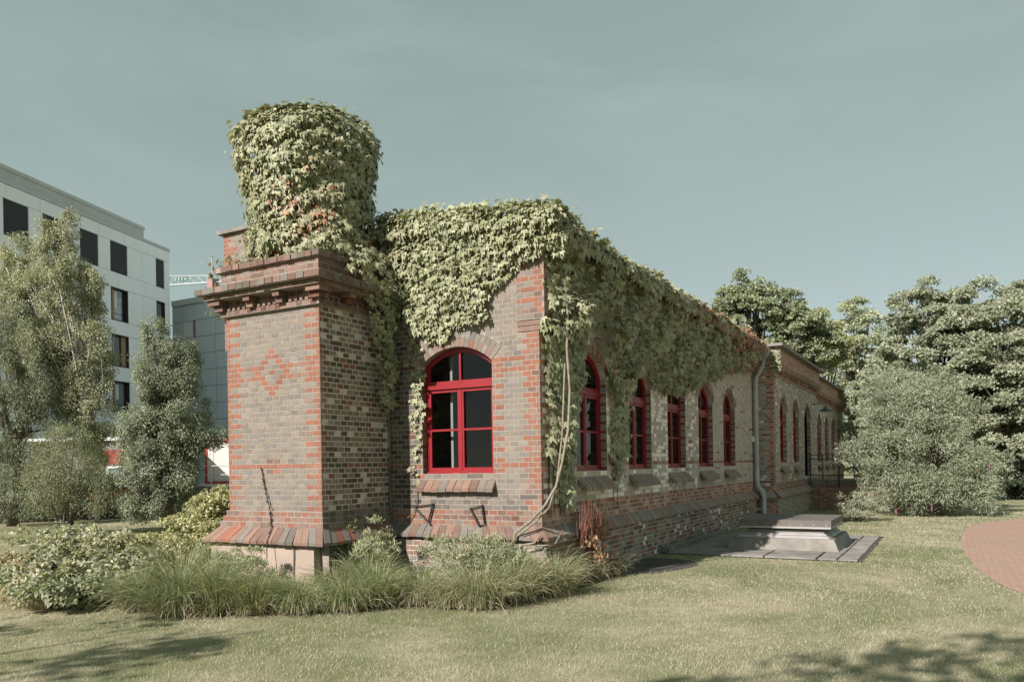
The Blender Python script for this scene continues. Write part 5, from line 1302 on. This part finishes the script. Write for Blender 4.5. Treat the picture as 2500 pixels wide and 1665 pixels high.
shrub('yellow_shrub', 'yellow green shrub with dark twigs beside the chimney pier', -5.55, -1.1, .7, .75, 1.05, 24000, .05, (.27, .255, .12), (.45, .415, .235), T=T_OVL, stems=34, crad=.16,
      ells=jitter([(-5.35, -.95, .85, .5, .5, .5), (-5.8, -1.35, .62, .5, .45, .42), (-5.05, -.6, 1.0, .42, .42, .42), (-6.15, -1.6, .42, .45, .45, .34)], 16, .3, .6))
# dried red shrub on the side wall corner
rs = thing('dried_shrub', (.25, .95, .1), 'dried red twiggy shrub with brown leaves below the side wall creeper', 'shrub'); m_ = MB()
for i in range(210):
    b_ = A(.2 + .2 * random.random(), .75 + .75 * random.random(), .55 + .25 * random.random()); h_ = .18 + .32 * random.random()
    q = b_ + A(rng.normal(0, .03), rng.normal(0, .04), h_); m_.tube([b_, (b_ + q) / 2 + rng.normal(0, .012, 3), q], [.004, .0035, .002], 4, (.24 * random.uniform(.7, 1.2), .115, .085))
for i in range(16): m_.tube([(.22, .8 + .04 * i, .05), (.25, .78 + .04 * i + rng.normal(0, .03), .7)], .007, 4, (.16, .08, .05))
m_.build('twigs', 'dry', rs, col=True)
n_ = 60; p = np.c_[.3 + .15 * lf(n_), .7 + .6 * lf(n_), .25 + .5 * lf(n_)]
V, F, C = scatter(T_OVL, p, nrmz(rng.normal(0, .4, (n_, 3)) + A(0, 0, -1)), nrmz(rng.normal(0, .5, (n_, 3)) + A(.6, -.8, .2)), rng.uniform(.06, .11, n_), np.clip(A(.36, .20, .12) * rng.normal(1, .15, (n_, 1)), .02, 1)); mesh('dry_leaves', V, F, 'dry', rs, C, kind='stuff')
# ornamental grass clumps
def blades(base, n_, L, spread, w, c1, c2, lean=None, dry=.15, elm=66, els=15, r=.09):
    th = rng.random(n_) * 2 * PI; r0 = rng.random(n_) * r
    out = np.c_[np.cos(th), np.sin(th), 0 * th]
    if lean is not None: out = nrmz(out + A(*lean))
    b = A(*base) + np.c_[np.cos(th), np.sin(th), 0 * th] * r0[:, None]
    el = np.radians(rng.normal(elm, els, n_)).clip(.1, 1.5); ln = L * rng.uniform(.45, 1.25, n_); cv = rng.uniform(.5, 1.5, n_) * spread
    segs = 5; pts = [b]; ang = el.copy(); p = b.copy()
    for s_ in range(segs):
        p = p + (out * np.cos(ang)[:, None] + A(0, 0, 1) * np.sin(ang)[:, None]) * (ln / segs)[:, None]
        p[:, 2] = np.maximum(p[:, 2], .02); pts.append(p.copy()); ang = ang - cv * (.25 + .22 * s_)
    sd_ = np.c_[-np.sin(th), np.cos(th), 0 * th]; sd_ = nrmz(sd_ + rng.normal(0, .5, (n_, 3)))
    V = np.zeros((n_, 2 * segs + 1, 3))
    for s_ in range(segs):
        ww = w * (1 - .75 * (s_ / segs) ** 1.5)
        V[:, 2 * s_] = pts[s_] - sd_ * ww; V[:, 2 * s_ + 1] = pts[s_] + sd_ * ww
    V[:, -1] = pts[-1]
    f = []
    for s_ in range(segs - 1): f += [(2 * s_, 2 * s_ + 1, 2 * s_ + 3), (2 * s_, 2 * s_ + 3, 2 * s_ + 2)]
    f.append((2 * segs - 2, 2 * segs - 1, 2 * segs))
    k_ = 2 * segs + 1
    F = (np.array(f)[None] + (np.arange(n_) * k_)[:, None, None]).reshape(-1, 3)
    t = rng.random((n_, 1)); C = A(*c1) * (1 - t) + A(*c2) * t
    d_ = (rng.random(n_) < dry) | (el < .85) & (rng.random(n_) < .45); C[d_] = A(.44, .38, .27)
    return V.reshape(-1, 3), F, np.repeat(np.clip(C * rng.normal(1, .12, (n_, 1)), .01, 1), k_, axis=0)
clumps = [(-3.15, -3.72, .74, 1), (-2.75, -3.35, .70, 1), (-2.32, -3.05, .66, 0), (-1.95, -2.75, .62, 0), (-1.6, -2.4, .62, 0), (-1.2, -2.15, .62, 0), (-.82, -1.85, .6, 2), (-.35, -1.75, .55, 2), (.08, -1.62, .56, 2), (.22, -1.05, .6, 2), (.25, -.4, .6, 2),
          (-3.95, -3.45, .6, 1), (-3.75, -2.95, .72, 1), (-3.3, -2.75, .5, 0), (-2.75, -2.45, .45, 0), (-2.3, -2.0, .55, 0), (-1.7, -1.55, .68, 0), (-1.2, -1.3, .66, 0), (-.05, -.55, .55, 2), (.2, .35, .55, 2), (.28, 1.05, .5, 3), (.32, 1.62, .42, 3)]
where = ['at the left end of the bed', 'second from the left end of the bed', 'before the low bamboo', 'below the beige plinth', 'below the pier corner', 'before the corner bamboo', 'left of the wide bamboo mound', 'before the wide bamboo mound', 'at the right foot of the mound', 'at the bed corner', 'beside the steel edging',
         'spilling over the bed edge left of the first clump', 'against the yellow shrub', 'close under the dry strand', 'close to the pier plinth', 'between pier and corner bamboo', 'behind the front row under the corner bamboo', 'below the gable ledge', 'between the mound and the wall corner', 'at the foot of the vine stems', 'under the dried red shrub', 'drooping over the far end of the edging']
for (x, y, L, kd), wh in zip(clumps, where):
    c1, c2 = [((.175, .215, .105), (.335, .365, .205)), ((.165, .205, .10), (.31, .34, .19)), ((.21, .245, .135), (.40, .415, .265)), ((.30, .30, .20), (.48, .46, .34))][kd]
    x += rng.normal(0, .09); y += rng.normal(0, .12); th_ = blades((x, y, .03), 170, L * .62, 1.3, .004, c1, (.42, .37, .26), dry=.65, elm=28, els=14, r=.2)
    V, F, C = blades((x, y, .03), 1150 if kd < 3 else 300, L * (.86 if kd == 1 else .68 if kd == 0 else .78) * rng.uniform(.95, 1.6), rng.uniform(.4, .95), .0042, c1, c2, dry=[.07, .07, .2, .35][kd], r=.25, elm=70, els=17)
    gr = thing('grass_clump', (x, y, .03), 'arching ornamental grass clump ' + wh, 'grass', 'ornamental grasses in the bed')
    mesh('blades', V, F, 'grass_blade', gr, C, kind='stuff'); mesh('thatch', *th_[:2], 'grass_blade', gr, th_[2], kind='stuff')
# broad leaved perennials of the left bed
per = [(-4.9, -3.95, .5, .35, 0, 'broad leaved perennial beside the first grass clump'), (-5.45, -3.7, .55, .45, 1, 'tall pale perennial with seed heads in the left bed'), (-6.0, -3.55, .5, .5, 0, 'bushy perennial in the middle of the left bed'), (-6.6, -3.45, .5, .4, 2, 'reddish flowered perennial in the left bed'),
       (-7.2, -3.3, .5, .35, 1, 'low pale perennial at the left bed end'), (-5.2, -2.9, .55, .6, 0, 'leafy perennial under the yellow shrub'), (-5.9, -2.6, .6, .7, 1, 'tall perennial behind the bushy one'), (-6.7, -2.4, .6, .7, 0, 'dark leaved perennial with gaps of shade'), (-7.6, -2.2, .6, .6, 0, 'spreading perennial near the back lawn'), (-7.9, -3.0, .5, .4, 2, 'rusty perennial at the lawn edge'),
       (-8.4, -1.6, .6, .7, 1, 'pale perennial before the back lawn'), (-9.6, -1.2, .8, .75, 0, 'broad shrubby perennial left of the bed'), (-4.55, -3.0, .4, .35, 1, 'small pale perennial touching the grass clumps'), (-8.9, -3.0, .6, .35, 0, 'low green perennial at the far left')]
for i, (x, y, r_, h_, kd, lb) in enumerate(per):
    c1, c2 = [((.15, .165, .09), (.36, .35, .235)), ((.29, .28, .185), (.50, .46, .34)), ((.28, .21, .13), (.42, .34, .235))][kd]
    shrub('perennial', lb, x, y, r_, h_ * .55, h_ * .6, 2600, .06 if kd != 2 else .045, c1, c2, T=T_OVL, stems=16, crad=.14, nclump=34, flat=.8)
# dry cut stalks at the bed edge
V1 = [blades((x, y, .03), 160, .34, 1.1, .0035, (.30, .26, .16), (.42, .37, .25), dry=.8) for x, y in ((-6.2, -4.0), (-5.6, -4.15), (-6.8, -3.9), (-5.0, -4.25), (-7.3, -3.7))]
for (V, F, C), lb in zip(V1, ('behind the first', 'between the leafy', 'before the rusty', 'nearest the grass', 'at the far left')):
    g_ = thing('straw_tuft', tuple(V.mean(0)), 'dry straw tuft lying %s perennials at the lawn edge' % lb, 'grass', 'straw tufts'); mesh('blades', V, F, 'grass_blade', g_, C, kind='stuff')

# two trees across the lawn, out of the picture, shade its lower corners
tree('lime_tree', 'leafy tree across the lawn shading the corner before the left bed', (-5.6, -14.6), 3, .12, [(-5.6, -14.6, 6.2, 1.7, 1.5, 1.1), (-4.4, -14.2, 5.8, 1.0, 1.0, .8), (-7.2, -14.8, 6.0, 1.2, 1.1, .9)], 34, 1500, .5, .15, MDG, LTG)
tree('lime_tree', 'leafy tree across the lawn shading the corner towards the path', (2.6, -14.4), 4, .13, [(2.6, -13.9, 8.0, 1.6, 1.1, 1.0), (1.2, -14.3, 7.7, 1.1, .9, .8), (4.3, -13.2, 8.2, 1.3, 1.2, .9)], 34, 1500, .5, .16, MDG, LTG)
# ------------------------------------------------------------------ mown lawn
NB = 330000
th = YAW + (rng.random(NB) - .5) * 1.62; dist = 4.4 + 26 * rng.random(NB) ** 1.75
px_, py_ = CAM[0] + np.sin(th) * dist, CAM[1] + np.cos(th) * dist
Q = np.c_[px_, py_]
ok = ~inpoly(Q, [(a, b) for a, b in BED]) & ~inpoly(Q + rng.normal(0, .05, Q.shape), PATH) & ~inpoly(Q, ap)
ok &= ~((Q[:, 0] > .1) & (Q[:, 0] < 3.72) & (Q[:, 1] > 4.62) & (Q[:, 1] < 9.58)) & ~((Q[:, 0] < .1) & (Q[:, 0] > -6.3) & (Q[:, 1] > -.1)) & ~((Q[:, 0] < AX + .13) & (Q[:, 1] > 13.8) & (Q[:, 0] > -7)) & ~((Q[:, 0] < 4) & (Q[:, 0] > .5) & (Q[:, 1] > 19.9) & (Q[:, 1] < 22.3)) & ~((Q[:, 0] < PX1 + .2) & (Q[:, 0] > PX0 - .3) & (Q[:, 1] > PY - .3))
Q = Q[ok]; dist = dist[ok]; n_ = len(Q)
P3 = np.c_[Q, np.zeros(n_)]
dryv = np.clip(.5 + .55 * vnoise(P3, .55, 1.7) + .35 * vnoise(P3, 2.3, 4.1) + .25 * (Q[:, 1] > -9) * 0 + rng.normal(0, .28, n_), 0, 1)
nearwall = np.exp(-np.clip(Q[:, 0] - .4, 0, 9) / 1.2) * (Q[:, 1] > 1.5) * (Q[:, 1] < 6)
dryv = np.clip(dryv - .6 * nearwall, 0, 1)[:, None]
C = A(.26, .285, .17) * (1 - dryv) + A(.50, .46, .355) * dryv
C = np.clip(C * rng.normal(1, .10, (n_, 1)), .01, 1)
hgt = (rng.uniform(.016, .036, n_) * (1 + .6 * nearwall) * (1 + .25 * vnoise(P3, 1.7, 9)))
wid = .0022 * np.clip(dist / 6, 1, 4)
a_ = rng.random(n_) * 2 * PI; sd_ = np.c_[np.cos(a_), np.sin(a_), 0 * a_]
ld = np.c_[rng.normal(0, .55, n_), rng.normal(0, .55, n_), np.ones(n_)]
V = np.zeros((n_, 3, 3)); V[:, 0] = P3 - sd_ * wid[:, None]; V[:, 1] = P3 + sd_ * wid[:, None]; V[:, 2] = P3 + ld * hgt[:, None]
lw = mesh('lawn_grass', V.reshape(-1, 3), np.arange(n_ * 3).reshape(-1, 3), 'grass_blade', None, np.repeat(C, 3, axis=0))
tag(lw, 'short mown lawn grass, green with straw coloured patches', 'grass', None, 'stuff')
